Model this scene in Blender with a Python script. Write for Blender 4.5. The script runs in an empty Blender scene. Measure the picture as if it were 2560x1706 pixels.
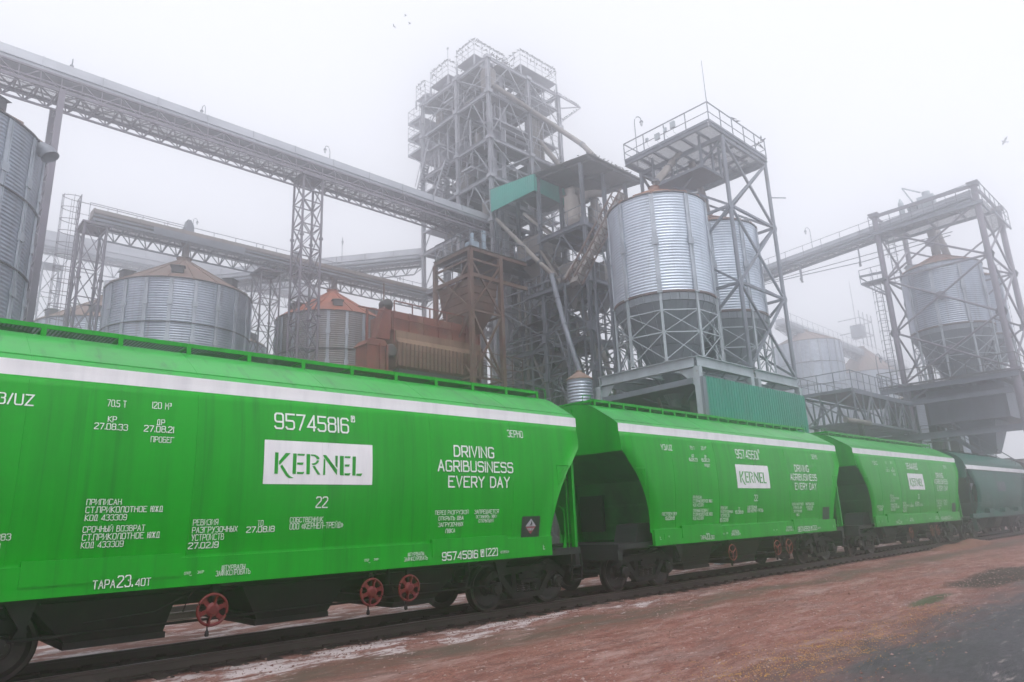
import bpy, bmesh, math, random
from mathutils import Vector, Matrix
random.seed(7)
S = bpy.context.scene
COL = S.collection
RAD = math.radians

# ------------------------------------------------------------------ camera
CAM = bpy.data.cameras.new("camera")
cam = bpy.data.objects.new("camera", CAM)
COL.objects.link(cam)
CAM.sensor_width = 36.0
CAM.lens = 1741.547 / 2560 * 36.0
CAM.clip_start = 0.1
CAM.clip_end = 3000
YAW, PITCH, ROLL = 0.759120, 0.254755, -0.039052
fwd = Vector((math.sin(YAW)*math.cos(PITCH), math.cos(YAW)*math.cos(PITCH), math.sin(PITCH)))
rgt = Vector((math.cos(YAW), -math.sin(YAW), 0))
upv = rgt.cross(fwd)
r2 = math.cos(ROLL)*rgt + math.sin(ROLL)*upv
u2 = -math.sin(ROLL)*rgt + math.cos(ROLL)*upv
M3 = Matrix((r2, u2, -fwd)).transposed()
cam.matrix_world = Matrix.Translation((0, 0, 1.794)) @ M3.to_4x4()
S.camera = cam

# ------------------------------------------------------------------ world, sun, exposure
SUN_EL, SUN_AZ = RAD(60), RAD(212)       # azimuth measured clockwise from +Y
W = bpy.data.worlds.new("World")
S.world = W
W.use_nodes = True
nt = W.node_tree
nt.nodes.clear()
wo = nt.nodes.new("ShaderNodeOutputWorld")
bg = nt.nodes.new("ShaderNodeBackground")
sky = nt.nodes.new("ShaderNodeTexSky")
sky.sky_type = 'NISHITA'
sky.sun_disc = False
sky.sun_elevation = SUN_EL
sky.sun_rotation = SUN_AZ
sky.altitude = 100
sky.air_density = 1.0
sky.dust_density = 6.0
hs = nt.nodes.new("ShaderNodeHueSaturation")
hs.inputs['Saturation'].default_value = 0.22
mixw = nt.nodes.new("ShaderNodeMix")
mixw.data_type = 'RGBA'
mixw.inputs[0].default_value = 0.85      # the cloud sheet: mostly an even pale grey over the clear sky
mixw.inputs[7].default_value = (7.75, 7.85, 8.5, 1)
nt.links.new(sky.outputs[0], hs.inputs['Color'])
nt.links.new(hs.outputs[0], mixw.inputs[6])
nt.links.new(mixw.outputs[2], bg.inputs[0])
bg.inputs[1].default_value = 0.12
nt.links.new(bg.outputs[0], wo.inputs[0])
sd = bpy.data.lights.new("sun", 'SUN')
sd.energy = 1.5
sd.angle = RAD(40)
sd.color = (1.0, 0.97, 0.93)
sun = bpy.data.objects.new("sun", sd)
COL.objects.link(sun)
sdir = Vector((math.sin(SUN_AZ)*math.cos(SUN_EL), math.cos(SUN_AZ)*math.cos(SUN_EL), math.sin(SUN_EL)))
sun.rotation_euler = sdir.to_track_quat('Z', 'Y').to_euler()
sun.location = sdir*60
S.view_settings.view_transform = 'Standard'
S.view_settings.look = 'None'
S.view_settings.gamma = 1
S.view_settings.exposure = 0.30
S.view_settings.use_curve_mapping = False
S.cycles.volume_bounces = 10
S.cycles.max_bounces = 12
S.cycles.diffuse_bounces = 3
S.cycles.glossy_bounces = 3
S.cycles.transparent_max_bounces = 12
S.cycles.use_denoising = True

# ------------------------------------------------------------------ materials
def mat(name, c1, c2=None, rough=0.6, metal=0.0, scale=(1, 1, 1), nscale=2.0, lo=0.4, hi=0.65, spec=0.5,
        c3=None, s3=(1, 1, 1), n3=6.0, lo3=0.6, hi3=0.75, bump=0.0, bscale=30.0, holes=None, detail=6, bar=.36):
    m = bpy.data.materials.new(name)
    m.use_nodes = True
    n, l = m.node_tree.nodes, m.node_tree.links
    b = n['Principled BSDF']
    b.inputs['Roughness'].default_value = rough
    b.inputs['Metallic'].default_value = metal
    b.inputs['Specular IOR Level'].default_value = spec
    tc = n.new('ShaderNodeTexCoord')
    def layer(prev, col, sc, ns, a, z):
        mp = n.new('ShaderNodeMapping')
        mp.inputs['Scale'].default_value = sc
        l.new(tc.outputs['Object'], mp.inputs['Vector'])
        no = n.new('ShaderNodeTexNoise')
        no.inputs['Scale'].default_value = ns
        no.inputs['Detail'].default_value = detail
        no.inputs['Roughness'].default_value = 0.62
        l.new(mp.outputs[0], no.inputs['Vector'])
        mr = n.new('ShaderNodeMapRange')
        mr.inputs[1].default_value = a
        mr.inputs[2].default_value = z
        l.new(no.outputs[0], mr.inputs[0])
        mx = n.new('ShaderNodeMix')
        mx.data_type = 'RGBA'
        l.new(mr.outputs[0], mx.inputs[0])
        if isinstance(prev, tuple):
            mx.inputs[6].default_value = (*prev, 1)
        else:
            l.new(prev, mx.inputs[6])
        mx.inputs[7].default_value = (*col, 1)
        return mx.outputs[2]
    cur = c1
    if c2:
        cur = layer(cur, c2, scale, nscale, lo, hi)
    if c3:
        cur = layer(cur, c3, s3, n3, lo3, hi3)
    if isinstance(cur, tuple):
        b.inputs['Base Color'].default_value = (*cur, 1)
    else:
        l.new(cur, b.inputs['Base Color'])
    if bump:
        no = n.new('ShaderNodeTexNoise')
        no.inputs['Scale'].default_value = bscale
        no.inputs['Detail'].default_value = 4
        l.new(tc.outputs['Object'], no.inputs['Vector'])
        bp = n.new('ShaderNodeBump')
        bp.inputs['Strength'].default_value = bump
        bp.inputs['Distance'].default_value = 0.02
        l.new(no.outputs[0], bp.inputs['Height'])
        l.new(bp.outputs[0], b.inputs['Normal'])
    if holes:      # perforated plate: square grid of holes
        sx = n.new('ShaderNodeSeparateXYZ')
        l.new(tc.outputs['Object'], sx.inputs[0])
        hs_ = []
        for k in (0, 1):
            a = n.new('ShaderNodeMath'); a.operation = 'MULTIPLY'; a.inputs[1].default_value = 1/holes
            l.new(sx.outputs[k], a.inputs[0])
            fr = n.new('ShaderNodeMath'); fr.operation = 'FRACT'
            l.new(a.outputs[0], fr.inputs[0])
            g = n.new('ShaderNodeMath'); g.operation = 'GREATER_THAN'; g.inputs[1].default_value = bar
            l.new(fr.outputs[0], g.inputs[0])
            hs_.append(g)
        mu = n.new('ShaderNodeMath'); mu.operation = 'MULTIPLY'
        l.new(hs_[0].outputs[0], mu.inputs[0]); l.new(hs_[1].outputs[0], mu.inputs[1])
        tr = n.new('ShaderNodeBsdfTransparent')
        ms = n.new('ShaderNodeMixShader')
        l.new(mu.outputs[0], ms.inputs[0]); l.new(b.outputs[0], ms.inputs[1]); l.new(tr.outputs[0], ms.inputs[2])
        l.new(ms.outputs[0], n['Material Output'].inputs[0])
    return m

G = dict(
    green=mat('green_paint', (0.0015, 0.31, 0.008), (0.002, 0.235, 0.007), 0.36, 0, (2.4, 1, .16), 1.6, .4, .7,
              c3=(0.004, 0.075, 0.010), s3=(6, 1, .15), n3=1.1, lo3=.54, hi3=.95, bump=.10, bscale=1.6, spec=.25),
    green_roof=mat('green_roof_paint', (0.010, 0.33, 0.032), (0.02, 0.25, 0.035), 0.33, 0, (.7, .7, .7), 2.2, .42, .7,
                   c3=(0.012, 0.075, 0.02), s3=(5, .8, 1), n3=1.4, lo3=.54, hi3=.82, bump=.08, bscale=3),
    green_in=mat('green_inner_paint', (0.008, 0.17, 0.018), (0.006, 0.05, 0.012), 0.55, 0, (1, 1, .6), 1.2, .45, .75),
    white=mat('white_paint', (0.76, 0.75, 0.79), (0.62, 0.61, 0.66), 0.5, 0, (2, 1, .3), 1.6, .45, .75,
              c3=(0.30, 0.30, 0.33), s3=(12, 1, .25), n3=1.0, lo3=.68, hi3=.9),
    letter=mat('white_stencil_paint', (0.72, 0.74, 0.74), (0.55, 0.64, 0.56), 0.55, 0, (1, 1, 1), 9, .45, .75),
    letter_dim=mat('faded_stencil_paint', (0.42, 0.52, 0.44), (0.25, 0.42, 0.28), 0.55, 0, (1, 1, 1), 9, .45, .75),
    letter_teal=mat('dim_stencil_paint', (0.20, 0.27, 0.26), (0.10, 0.17, 0.16), 0.6, 0, (1, 1, 1), 9, .45, .75),
    black=mat('black_underframe', (0.008, 0.008, 0.009), (0.020, 0.018, 0.018), 0.6, 0.0, (1, 1, 1), 3, .45, .7, spec=.2),
    steel_dark=mat('dark_wheel_steel', (0.018, 0.018, 0.019), (0.040, 0.036, 0.034), 0.30, 0.5, (1, 1, 1), 4, .5, .7),
    grey_sill=mat('dark_grey_platform', (0.030, 0.030, 0.033), (0.016, 0.016, 0.018), 0.6, 0, (8, 1, 1), 2, .4, .7, spec=.25),
    red=mat('red_handwheel_paint', (0.125, 0.002, 0.005), (0.06, 0.004, 0.006), 0.38, 0, (1, 1, 1), 6, .45, .7),
    rustred=mat('rusty_handwheel', (0.20, 0.035, 0.022), (0.11, 0.03, 0.022), 0.6, 0, (1, 1, 1), 6, .45, .7),
    teal=mat('dark_green_wagon', (0.004, 0.105, 0.072), (0.008, 0.070, 0.055), 0.42, 0, (1.5, 1, .25), 1.0, .4, .65,
             c3=(0.07, 0.065, 0.07), s3=(2.6, 1, .2), n3=.9, lo3=.58, hi3=.82, spec=.3),
    brown=mat('brown_wagon', (0.09, 0.03, 0.022), (0.05, 0.02, 0.02), 0.6, 0, (1.5, 1, .25), 1.0, .4, .65),
    galv=mat('galvanised_sheet', (0.46, 0.515, 0.60), (0.35, 0.395, 0.465), 0.36, 0.55, (1, 1, .6), 1.1, .4, .65,
             c3=(0.24, 0.23, 0.235), s3=(4, 4, .25), n3=1.2, lo3=.54, hi3=.82),
    galv_bright=mat('bright_galvanised_sheet', (0.66, 0.735, 0.83), (0.54, 0.605, 0.69), 0.36, 0.45, (1, 1, .6), 1.1, .4, .65,
             c3=(0.36, 0.35, 0.35), s3=(4, 4, .25), n3=1.2, lo3=.6, hi3=.85),
    galv_dust=mat('dusty_galvanised_sheet', (0.30, 0.30, 0.32), (0.25, 0.225, 0.22), 0.5, 0.35, (1, 1, .5), .8, .4, .6,
             c3=(0.22, 0.17, 0.15), s3=(3, 3, .25), n3=1.0, lo3=.5, hi3=.8),
    stiff=mat('galvanised_profile', (0.46, 0.50, 0.55), (0.30, 0.33, 0.37), 0.45, 0.4, (1, 1, .6), 1.6, .42, .65),
    hopper=mat('grey_hopper_sheet', (0.20, 0.225, 0.25), (0.155, 0.175, 0.20), 0.5, 0.2, (1, 1, .4), 1.2, .4, .65),
    steel=mat('grey_painted_steel', (0.185, 0.205, 0.245), (0.14, 0.152, 0.18), 0.55, 0.15, (1, 1, .6), 1.2, .4, .65,
             c3=(0.12, 0.085, 0.07), s3=(2, 2, .6), n3=1.6, lo3=.62, hi3=.8),
    steel_lt=mat('light_grey_steel', (0.42, 0.47, 0.505), (0.32, 0.36, 0.385), 0.5, 0.15, (1, 1, .6), 1.4, .4, .65,
             c3=(0.14, 0.11, 0.09), s3=(2, 2, 2), n3=2.2, lo3=.62, hi3=.8),
    steel_dk=mat('dark_dusty_steel', (0.085, 0.083, 0.088), (0.055, 0.053, 0.056), 0.65, 0.1, (1, 1, .6), 1.1, .4, .65,
             c3=(0.13, 0.105, 0.09), s3=(1.5, 1.5, .6), n3=1.2, lo3=.55, hi3=.8),
    deckmat=mat('dusty_deck_plate', (0.10, 0.095, 0.098), (0.07, 0.064, 0.064), 0.7, 0.05, (1, 1, 1), .9, .4, .65,
             c3=(0.17, 0.145, 0.125), s3=(1, 1, 1), n3=1.3, lo3=.56, hi3=.78),
    rust=mat('rusty_painted_steel', (0.145, 0.078, 0.058), (0.10, 0.064, 0.052), 0.75, 0, (1, 1, .7), 1.6, .4, .65,
             c3=(0.20, 0.155, 0.125), s3=(1, 1, .6), n3=1.4, lo3=.48, hi3=.75),
    rust_red=mat('red_oxide_paint', (0.20, 0.055, 0.038), (0.12, 0.042, 0.032), 0.7, 0, (1, 1, .7), 1.8, .4, .65,
             c3=(0.22, 0.15, 0.11), s3=(1, 1, .5), n3=1.5, lo3=.56, hi3=.8),
    rust_dust=mat('dust_covered_rust', (0.25, 0.165, 0.115), (0.14, 0.078, 0.052), 0.85, 0, (1.4, 1, .25), 1.6, .4, .65,
             c3=(0.10, 0.05, 0.035), s3=(3, 1, .2), n3=1.4, lo3=.56, hi3=.8),
    cone=mat('orange_rusty_roof', (0.36, 0.185, 0.12), (0.29, 0.17, 0.125), 0.75, 0.05, (1, 1, 1), .9, .4, .65,
             c3=(0.22, 0.16, 0.135), s3=(1, 1, 1), n3=1.1, lo3=.52, hi3=.75),
    cone_dull=mat('dusty_brown_roof', (0.23, 0.165, 0.14), (0.26, 0.16, 0.125), 0.8, 0.05, (1, 1, 1), .7, .42, .68,
             c3=(0.18, 0.15, 0.14), s3=(1, 1, 1), n3=1.1, lo3=.52, hi3=.75),
    cone_red=mat('red_brown_roof', (0.42, 0.125, 0.065), (0.30, 0.125, 0.085), 0.75, 0.05, (1, 1, 1), .9, .42, .68),
    clad=mat('teal_cladding', (0.006, 0.235, 0.155), (0.008, 0.19, 0.125), 0.42, 0, (1, 1, .4), .9, .4, .65,
             c3=(0.035, 0.18, 0.135), s3=(1.5, 1.5, .2), n3=1.0, lo3=.58, hi3=.85),
    clad_fogged=mat('fog_paled_teal_cladding', (0.055, 0.40, 0.32), (0.07, 0.36, 0.30), 0.5, 0, (1, 1, .4), .9, .4, .65),  # teal cladding, with the paling by fog put into its colour
    duct=mat('dusty_beige_duct', (0.26, 0.238, 0.225), (0.18, 0.16, 0.15), 0.65, 0.1, (1, 1, .7), 1.2, .4, .65),
    conv=mat('conveyor_housing_sheet', (0.40, 0.42, 0.46), (0.30, 0.315, 0.35), 0.5, 0.35, (.35, 1, 1), .9, .4, .65),
    conv_dust=mat('dusty_conveyor_housing', (0.185, 0.16, 0.15), (0.14, 0.115, 0.105), 0.7, 0.1, (.35, 1, 1), .9, .4, .65,
             c3=(0.22, 0.15, 0.12), s3=(.5, 1, 1), n3=.8, lo3=.5, hi3=.75),
    mauve=mat('purple_grey_steel', (0.175, 0.155, 0.195), (0.135, 0.125, 0.15), 0.55, 0.1, (1, 1, .6), 1.2, .4, .65),
    concrete=mat('pale_concrete', (0.40, 0.39, 0.39), (0.30, 0.29, 0.29), 0.85, 0, (1, 1, 1), 1.2, .4, .65, bump=.2),
    rail=mat('rail_steel', (0.060, 0.050, 0.044), (0.034, 0.029, 0.026), 0.42, 0.4, (.6, 1, 1), 2, .4, .65),
    sleeper=mat('oily_sleeper', (0.045, 0.037, 0.033), (0.022, 0.019, 0.018), 0.9, 0, (1, 1, 1), 3, .4, .65, bump=.4, spec=.15),
    bird=mat('dark_feathers', (0.035, 0.035, 0.042), (0.06, 0.06, 0.07), 0.7, 0, (1, 1, 1), 12, .4, .65),
    lampglass=mat('lamp_glass', (0.5, 0.52, 0.55), None, 0.2, 0),
    motor=mat('pale_blue_motor', (0.33, 0.42, 0.50), (0.26, 0.33, 0.40), 0.5, 0.1, (1, 1, 1), 3, .4, .65),
    grate=mat('green_perforated_plate', (0.010, 0.16, 0.018), None, 0.55, 0, holes=0.055),
    placard=mat('placard_black', (0.012, 0.014, 0.017), (0.02, 0.02, 0.024), 0.45, 0, (1, 1, 1), 12, .4, .7),
    placard_red=mat('placard_red', (0.26, 0.035, 0.06), None, 0.5, 0),
    placard_white=mat('placard_grey_white', (0.36, 0.36, 0.42), None, 0.5, 0),
    duct_lt=mat('pale_dusty_duct', (0.40, 0.365, 0.34), (0.29, 0.26, 0.24), 0.6, 0.1, (1, 1, .7), 1.2, .4, .65),
    grating=mat('steel_grating', (0.26, 0.26, 0.28), (0.19, 0.19, 0.205), 0.6, 0.1, (1, 1, 1), 2, .4, .65, holes=0.05, bar=.24),
    rust_dull=mat('dull_rusty_steel', (0.13, 0.075, 0.06), (0.10, 0.07, 0.06), 0.75, 0, (1, 1, .7), 1.6, .4, .65),
    tower=mat('fog_lightened_tower_steel', (0.40, 0.41, 0.45), (0.31, 0.32, 0.355), 0.55, 0.1, (1, 1, .6), 1.2, .4, .65),  # light grey steel, lightened further so its colour carries the fog's fade
    corn=mat('yellow_corn', (0.45, 0.25, 0.05), (0.33, 0.16, 0.035), 0.5, 0, (1, 1, 1), 14, .4, .6),
)

# ------------------------------------------------------------------ mesh helpers
class MB:
    def __init__(s):
        s.v = []; s.f = []
    def add(s, vs, fs):
        o = len(s.v); s.v += [tuple(p) for p in vs]; s.f += [tuple(i+o for i in f) for f in fs]
        return s
    def box(s, x0, x1, y0, y1, z0, z1):
        return s.add([(x0, y0, z0), (x1, y0, z0), (x1, y1, z0), (x0, y1, z0), (x0, y0, z1), (x1, y0, z1), (x1, y1, z1), (x0, y1, z1)],
                     [(0, 3, 2, 1), (4, 5, 6, 7), (0, 1, 5, 4), (1, 2, 6, 5), (2, 3, 7, 6), (3, 0, 4, 7)])
    def beam(s, a, b, w, h=None, j=True):
        a = Vector(a); b = Vector(b); h = h or w
        if j:      # a hair of size variation keeps faces of crossing members off one plane
            k = random.uniform(.965, 1.035); w *= k; h *= random.uniform(.965, 1.035)
        d = b-a
        if d.length < 1e-6: return s
        d.normalize()
        ref = Vector((0, 0, 1)) if abs(d.z) < .95 else Vector((0, 1, 0))
        x = d.cross(ref).normalized(); z = x.cross(d)
        x *= w/2; z *= h/2
        return s.add([a-x-z, a+x-z, a+x+z, a-x+z, b-x-z, b+x-z, b+x+z, b-x+z],
                     [(0, 1, 2, 3), (7, 6, 5, 4), (0, 4, 5, 1), (1, 5, 6, 2), (2, 6, 7, 3), (3, 7, 4, 0)])
    def ibeam(s, a, b, w, h, t=.025):
        a = Vector(a); b = Vector(b); z = Vector((0, 0, 1))
        s.beam(a+z*(h/2-t/2), b+z*(h/2-t/2), w, t, False)
        s.beam(a-z*(h/2-t/2), b-z*(h/2-t/2), w, t, False)
        return s.beam(a, b, t, h-2.02*t, False)
    def tube(s, pts, r, n=8, cap=True):
        pts = [Vector(p) for p in pts]
        rings = []
        for i, p in enumerate(pts):
            if i == 0: d = pts[1]-p
            elif i == len(pts)-1: d = p-pts[-2]
            else: d = (pts[i+1]-p).normalized()+(p-pts[i-1]).normalized()
            d.normalize()
            ref = Vector((0, 0, 1)) if abs(d.z) < .9 else Vector((1, 0, 0))
            x = d.cross(ref).normalized(); y = x.cross(d)
            rr = r[i] if isinstance(r, (list, tuple)) else r
            rings.append([p+x*rr*math.cos(2*math.pi*k/n)+y*rr*math.sin(2*math.pi*k/n) for k in range(n)])
        vs = [q for g in rings for q in g]; fs = []
        for i in range(len(pts)-1):
            for k in range(n):
                a, b = i*n+k, i*n+(k+1) % n
                fs.append((a, a+n, b+n, b))
        if cap:
            fs.append(tuple(range(n))); fs.append(tuple(range((len(pts)-1)*n+n-1, (len(pts)-1)*n-1, -1)))
        return s.add(vs, fs)
    def lathe(s, prof, n=48, c=(0, 0), axis='z', cap=False):
        vs = []; fs = []
        for (r, h) in prof:
            for k in range(n):
                a = 2*math.pi*k/n
                if axis == 'z': vs.append((c[0]+r*math.cos(a), c[1]+r*math.sin(a), h))
                else: vs.append((c[0]+r*math.cos(a), h, c[1]+r*math.sin(a)))
        for i in range(len(prof)-1):
            for k in range(n):
                a, b = i*n+k, i*n+(k+1) % n
                fs.append((a, b, b+n, a+n) if axis == 'z' else (a, a+n, b+n, b))
        if cap:
            fs.append(tuple(range(n))); fs.append(tuple(range((len(prof)-1)*n, len(prof)*n)))
        return s.add(vs, fs)
    def prism(s, poly, h0, h1, axis='y'):
        n = len(poly)
        f = {'y': lambda p, h: (p[0], h, p[1]), 'x': lambda p, h: (h, p[0], p[1]), 'z': lambda p, h: (p[0], p[1], h)}[axis]
        vs = [f(p, h0) for p in poly]+[f(p, h1) for p in poly]
        fs = [tuple(range(n)), tuple(range(2*n-1, n-1, -1))]+[(i, i+n, (i+1) % n+n, (i+1) % n) for i in range(n)]
        return s.add(vs, fs)
    def plate(s, c, r, n=6, t=.02, d=(0, 1, 0)):
        c = Vector(c); d = Vector(d).normalized()
        return s.tube([c-d*t/2, c+d*t/2], r, n)
    def railing(s, a, b, h=1.1, step=1.3, r=.025, mid=1, toe=False):
        a = Vector(a); b = Vector(b); L = (b-a).length; n = max(1, round(L/step)); z = Vector((0, 0, 1))
        s.beam(a+z*h, b+z*h, r*2)
        for k in range(mid): s.beam(a+z*h*(k+1)/(mid+1), b+z*h*(k+1)/(mid+1), r*1.3)
        for i in range(n+1):
            p = a.lerp(b, i/n); s.beam(p, p+z*h, r*1.8)
        if toe: s.beam(a+z*.08, b+z*.08, .012, .14)
        return s
    def lattice(s, a, b, w, n, r, wy=None, chord=None):
        """vertical lattice between bottom centre a and top centre b: horizontals and crossed diagonals on four faces"""
        a = Vector(a); b = Vector(b); wy = wy or w
        cs = [(-w/2, -wy/2), (w/2, -wy/2), (w/2, wy/2), (-w/2, wy/2)]
        for i in range(n):
            z0 = a.z+(b.z-a.z)*i/n; z1 = a.z+(b.z-a.z)*(i+1)/n
            for k in range(4):
                p, q = cs[k], cs[(k+1) % 4]
                s.beam((a.x+p[0], a.y+p[1], z1), (a.x+q[0], a.y+q[1], z1), r*1.2)
                s.beam((a.x+p[0], a.y+p[1], z0), (a.x+q[0], a.y+q[1], z1), r)
                s.beam((a.x+q[0], a.y+q[1], z0), (a.x+p[0], a.y+p[1], z1), r)
        return s
    def stairs(s, a, b, w, side):
        a = Vector(a); b = Vector(b); sd_ = Vector(side).normalized()*w/2; n = max(3, int(abs(b.z-a.z)/.22))
        s.beam(a+sd_, b+sd_, .04, .2); s.beam(a-sd_, b-sd_, .04, .2)
        for i in range(n+1):
            p = a.lerp(b, i/n); s.beam(p-sd_, p+sd_, .2, .03)
        return s
    def data(s, name, m, smooth=False):
        me = bpy.data.meshes.new(name)
        me.from_pydata(s.v, [], s.f)
        me.materials.append(m)
        me.polygons.foreach_set('use_smooth', [smooth]*len(me.polygons))
        me.update()
        return me

LOC = {}
def thing(name, label, cat, loc=(0, 0, 0), group=None):
    o = bpy.data.objects.new(name, None); COL.objects.link(o)
    o.empty_display_size = .3
    o.location = loc; o['label'] = label; o['category'] = cat
    if group: o['group'] = group
    LOC[o.name] = Vector(loc)
    return o
def part(root, name, mb, m, smooth=False, label=None, local=False):
    """a part in world coordinates (or already local) under its thing or under another part"""
    off = LOC[root.name]
    if not local: mb.v = [(p[0]-off.x, p[1]-off.y, p[2]-off.z) for p in mb.v]
    o = bpy.data.objects.new(name, mb.data(name, m, smooth)); COL.objects.link(o)
    o.parent = root
    LOC[o.name] = off
    if label: o['label'] = label
    return o
def MB_half(mb, sg):
    t = MB(); t.v = [(p[1], p[0], p[2]) for p in mb.v]; t.f = mb.f
    m = by_side(t)[0 if sg < 0 else 1]; m.v = [(p[1], p[0], p[2]) for p in m.v]; return m
def by_side(mb):
    """split a mesh into its halves at negative and positive y"""
    out = []
    for sg in (-1, 1):
        m = MB(); idx = {}
        for f in mb.f:
            if sum(mb.v[i][1] for i in f)*sg > 0:
                g = []
                for i in f:
                    if i not in idx: idx[i] = len(m.v); m.v.append(mb.v[i])
                    g.append(idx[i])
                m.f.append(tuple(g))
        out.append(m)
    return out
def part2(root, name, mb, m, **k):
    return [part(root, name, q, m, **k) for q in by_side(mb)]
def ref(root, name, me, rot=0, loc=(0, 0, 0)):
    o = bpy.data.objects.new(name, me); COL.objects.link(o); o.parent = root
    o.rotation_euler.z = rot; o.location = loc
    LOC[o.name] = LOC[root.name]
    return o
def single(name, mb, m, label, cat, group=None, smooth=False, kind=None):
    o = bpy.data.objects.new(name, mb.data(name, m, smooth)); COL.objects.link(o)
    if kind: o['kind'] = kind
    else:
        o['label'] = label; o['category'] = cat
    if group: o['group'] = group
    return o
def copy_tree(o, parent=None):
    c = o.copy(); COL.objects.link(c)
    if parent: c.parent = parent
    LOC[c.name] = LOC.get(o.name, Vector((0, 0, 0)))
    for ch in list(o.children): copy_tree(ch, c)
    return c
V = Vector

# ------------------------------------------------------------------ ground
def ground_material():
    m = bpy.data.materials.new("red_dirt_yard"); m.use_nodes = True
    n, l = m.node_tree.nodes, m.node_tree.links
    b = n['Principled BSDF']
    tc = n.new('ShaderNodeTexCoord'); sx = n.new('ShaderNodeSeparateXYZ')
    l.new(tc.outputs['Object'], sx.inputs[0])
    def noise(sc, ns, det=8, ro=.65):
        mp = n.new('ShaderNodeMapping'); mp.inputs['Scale'].default_value = sc
        l.new(tc.outputs['Object'], mp.inputs['Vector'])
        t = n.new('ShaderNodeTexNoise'); t.inputs['Scale'].default_value = ns
        t.inputs['Detail'].default_value = det; t.inputs['Roughness'].default_value = ro
        l.new(mp.outputs[0], t.inputs['Vector']); return t.outputs[0]
    def rng(v, a, z, o0=0., o1=1.):
        r = n.new('ShaderNodeMapRange'); r.inputs[1].default_value = a; r.inputs[2].default_value = z
        r.inputs[3].default_value = o0; r.inputs[4].default_value = o1
        l.new(v, r.inputs[0]); return r.outputs[0]
    def op(o, a, c):
        k = n.new('ShaderNodeMath'); k.operation = o
        for i, q in enumerate((a, c)):
            if isinstance(q, (int, float)): k.inputs[i].default_value = q
            else: l.new(q, k.inputs[i])
        return k.outputs[0]
    def mix(f, a, c):
        x = n.new('ShaderNodeMix'); x.data_type = 'RGBA'; l.new(f, x.inputs[0])
        for i, q in ((6, a), (7, c)):
            if isinstance(q, tuple): x.inputs[i].default_value = (*q, 1)
            else: l.new(q, x.inputs[i])
        return x.outputs[2]
    X, Y = sx.outputs[0], sx.outputs[1]
    st = (.22, 1, 1)                     # drag marks lie along the track
    big = noise((.5, 1, 1), .5, 4); med = noise(st, 3.2); fine = noise((.6, 1, 1), 34, 6, .8); pat = noise((.35, 1, 1), 1.1, 6)
    base = mix(rng(med, .36, .64), (.225, .078, .058), (.37, .19, .155))
    base = mix(rng(fine, .46, .62), base, (.135, .062, .050))
    base = mix(op('MULTIPLY', rng(noise((.28, 1, 1), 8, 9, .8), .54, .64), .8), base, (.38, .25, .22))
    base = mix(op('MULTIPLY', rng(noise((.25, 1, 1), 5, 9, .8), .55, .66), .8), base, (.095, .046, .038))
    base = mix(rng(pat, .52, .70), base, (.20, .135, .125))
    base = mix(op('MULTIPLY', rng(noise((.4, 1, 1), 14, 9, .8), .58, .66), .85), base, (.42, .31, .29))
    base = mix(op('MULTIPLY', rng(noise((.4, 1, 1), 9, 6), .60, .68), .75), base, (.065, .034, .030))
    base = mix(op('MULTIPLY', rng(noise((.3, 1, 1), 2.2, 9, .75), .51, .62), .7), base, (.41, .275, .25))
    base = mix(op('MULTIPLY', rng(noise((.28, 1, 1), 1.5, 9, .75), .53, .66), .7), base, (.115, .058, .050))
    base = mix(op('MULTIPLY', rng(noise((.45, 1, 1), 11, 6, .7), .61, .66), .8), base, (.56, .47, .46))
    # olive wheel track along the rails
    jit = op('MULTIPLY', op('SUBTRACT', big, .5), 1.6)
    yj = op('ADD', Y, jit)
    olive = op('MULTIPLY', op('MULTIPLY', rng(yj, 9.35, 9.9), rng(yj, 10.75, 10.35)), rng(med, .30, .55))
    base = mix(op('MULTIPLY', olive, .85), base, (.105, .088, .066))
    # grey wet asphalt and mud toward the camera side
    ym = op('ADD', Y, op('MULTIPLY', op('SUBTRACT', pat, .5), 2.6))
    mud = rng(ym, 6.0, 4.9, 0, .75)
    base = mix(op('MULTIPLY', mud, rng(noise(st, 4, 8, .7), .36, .60)), base, (.105, .080, .080))
    asp = rng(op('ADD', Y, op('ADD', op('MULTIPLY', op('SUBTRACT', noise((.35, 1, 1), 1.2, 8, .7), .5), 3.2), op('MULTIPLY', op('SUBTRACT', fine, .5), 1.2))), 5.25, 4.25)
    asp = op('MULTIPLY', asp, rng(op('ADD', X, op('MULTIPLY', op('SUBTRACT', pat, .5), 3)), 8.6, 10.4))
    base = mix(asp, base, mix(rng(noise((.3, 1, 1), 12, 8, .75), .38, .66), (.040, .040, .045), (.095, .090, .098)))
    # dark damp patch with moss on the far right
    dx = op('DIVIDE', op('SUBTRACT', X, 25.2), 4.6); dy = op('DIVIDE', op('SUBTRACT', Y, 5.95), .95)
    dd = op('ADD', op('MULTIPLY', dx, dx), op('MULTIPLY', dy, dy))
    dd = op('ADD', dd, op('MULTIPLY', op('SUBTRACT', pat, .5), 1.6))
    base = mix(op('MULTIPLY', rng(dd, 1.15, .55), .9), base, (.042, .040, .030))
    mx_ = op('DIVIDE', op('SUBTRACT', X, 18.4), 1.5); my_ = op('DIVIDE', op('SUBTRACT', Y, 5.9), .28)
    mm = op('ADD', op('MULTIPLY', mx_, mx_), op('MULTIPLY', my_, my_))
    mm = op('ADD', mm, op('MULTIPLY', op('SUBTRACT', fine, .5), 2.5))
    base = mix(op('MULTIPLY', rng(mm, .9, .4), .8), base, (.045, .085, .035))
    # oily track bed
    bed = op('MULTIPLY', rng(Y, 11.45, 11.75), rng(Y, 13.85, 13.6))
    base = mix(bed, base, mix(rng(fine, .45, .7), (.012, .011, .011), (.03, .024, .022)))
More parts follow.
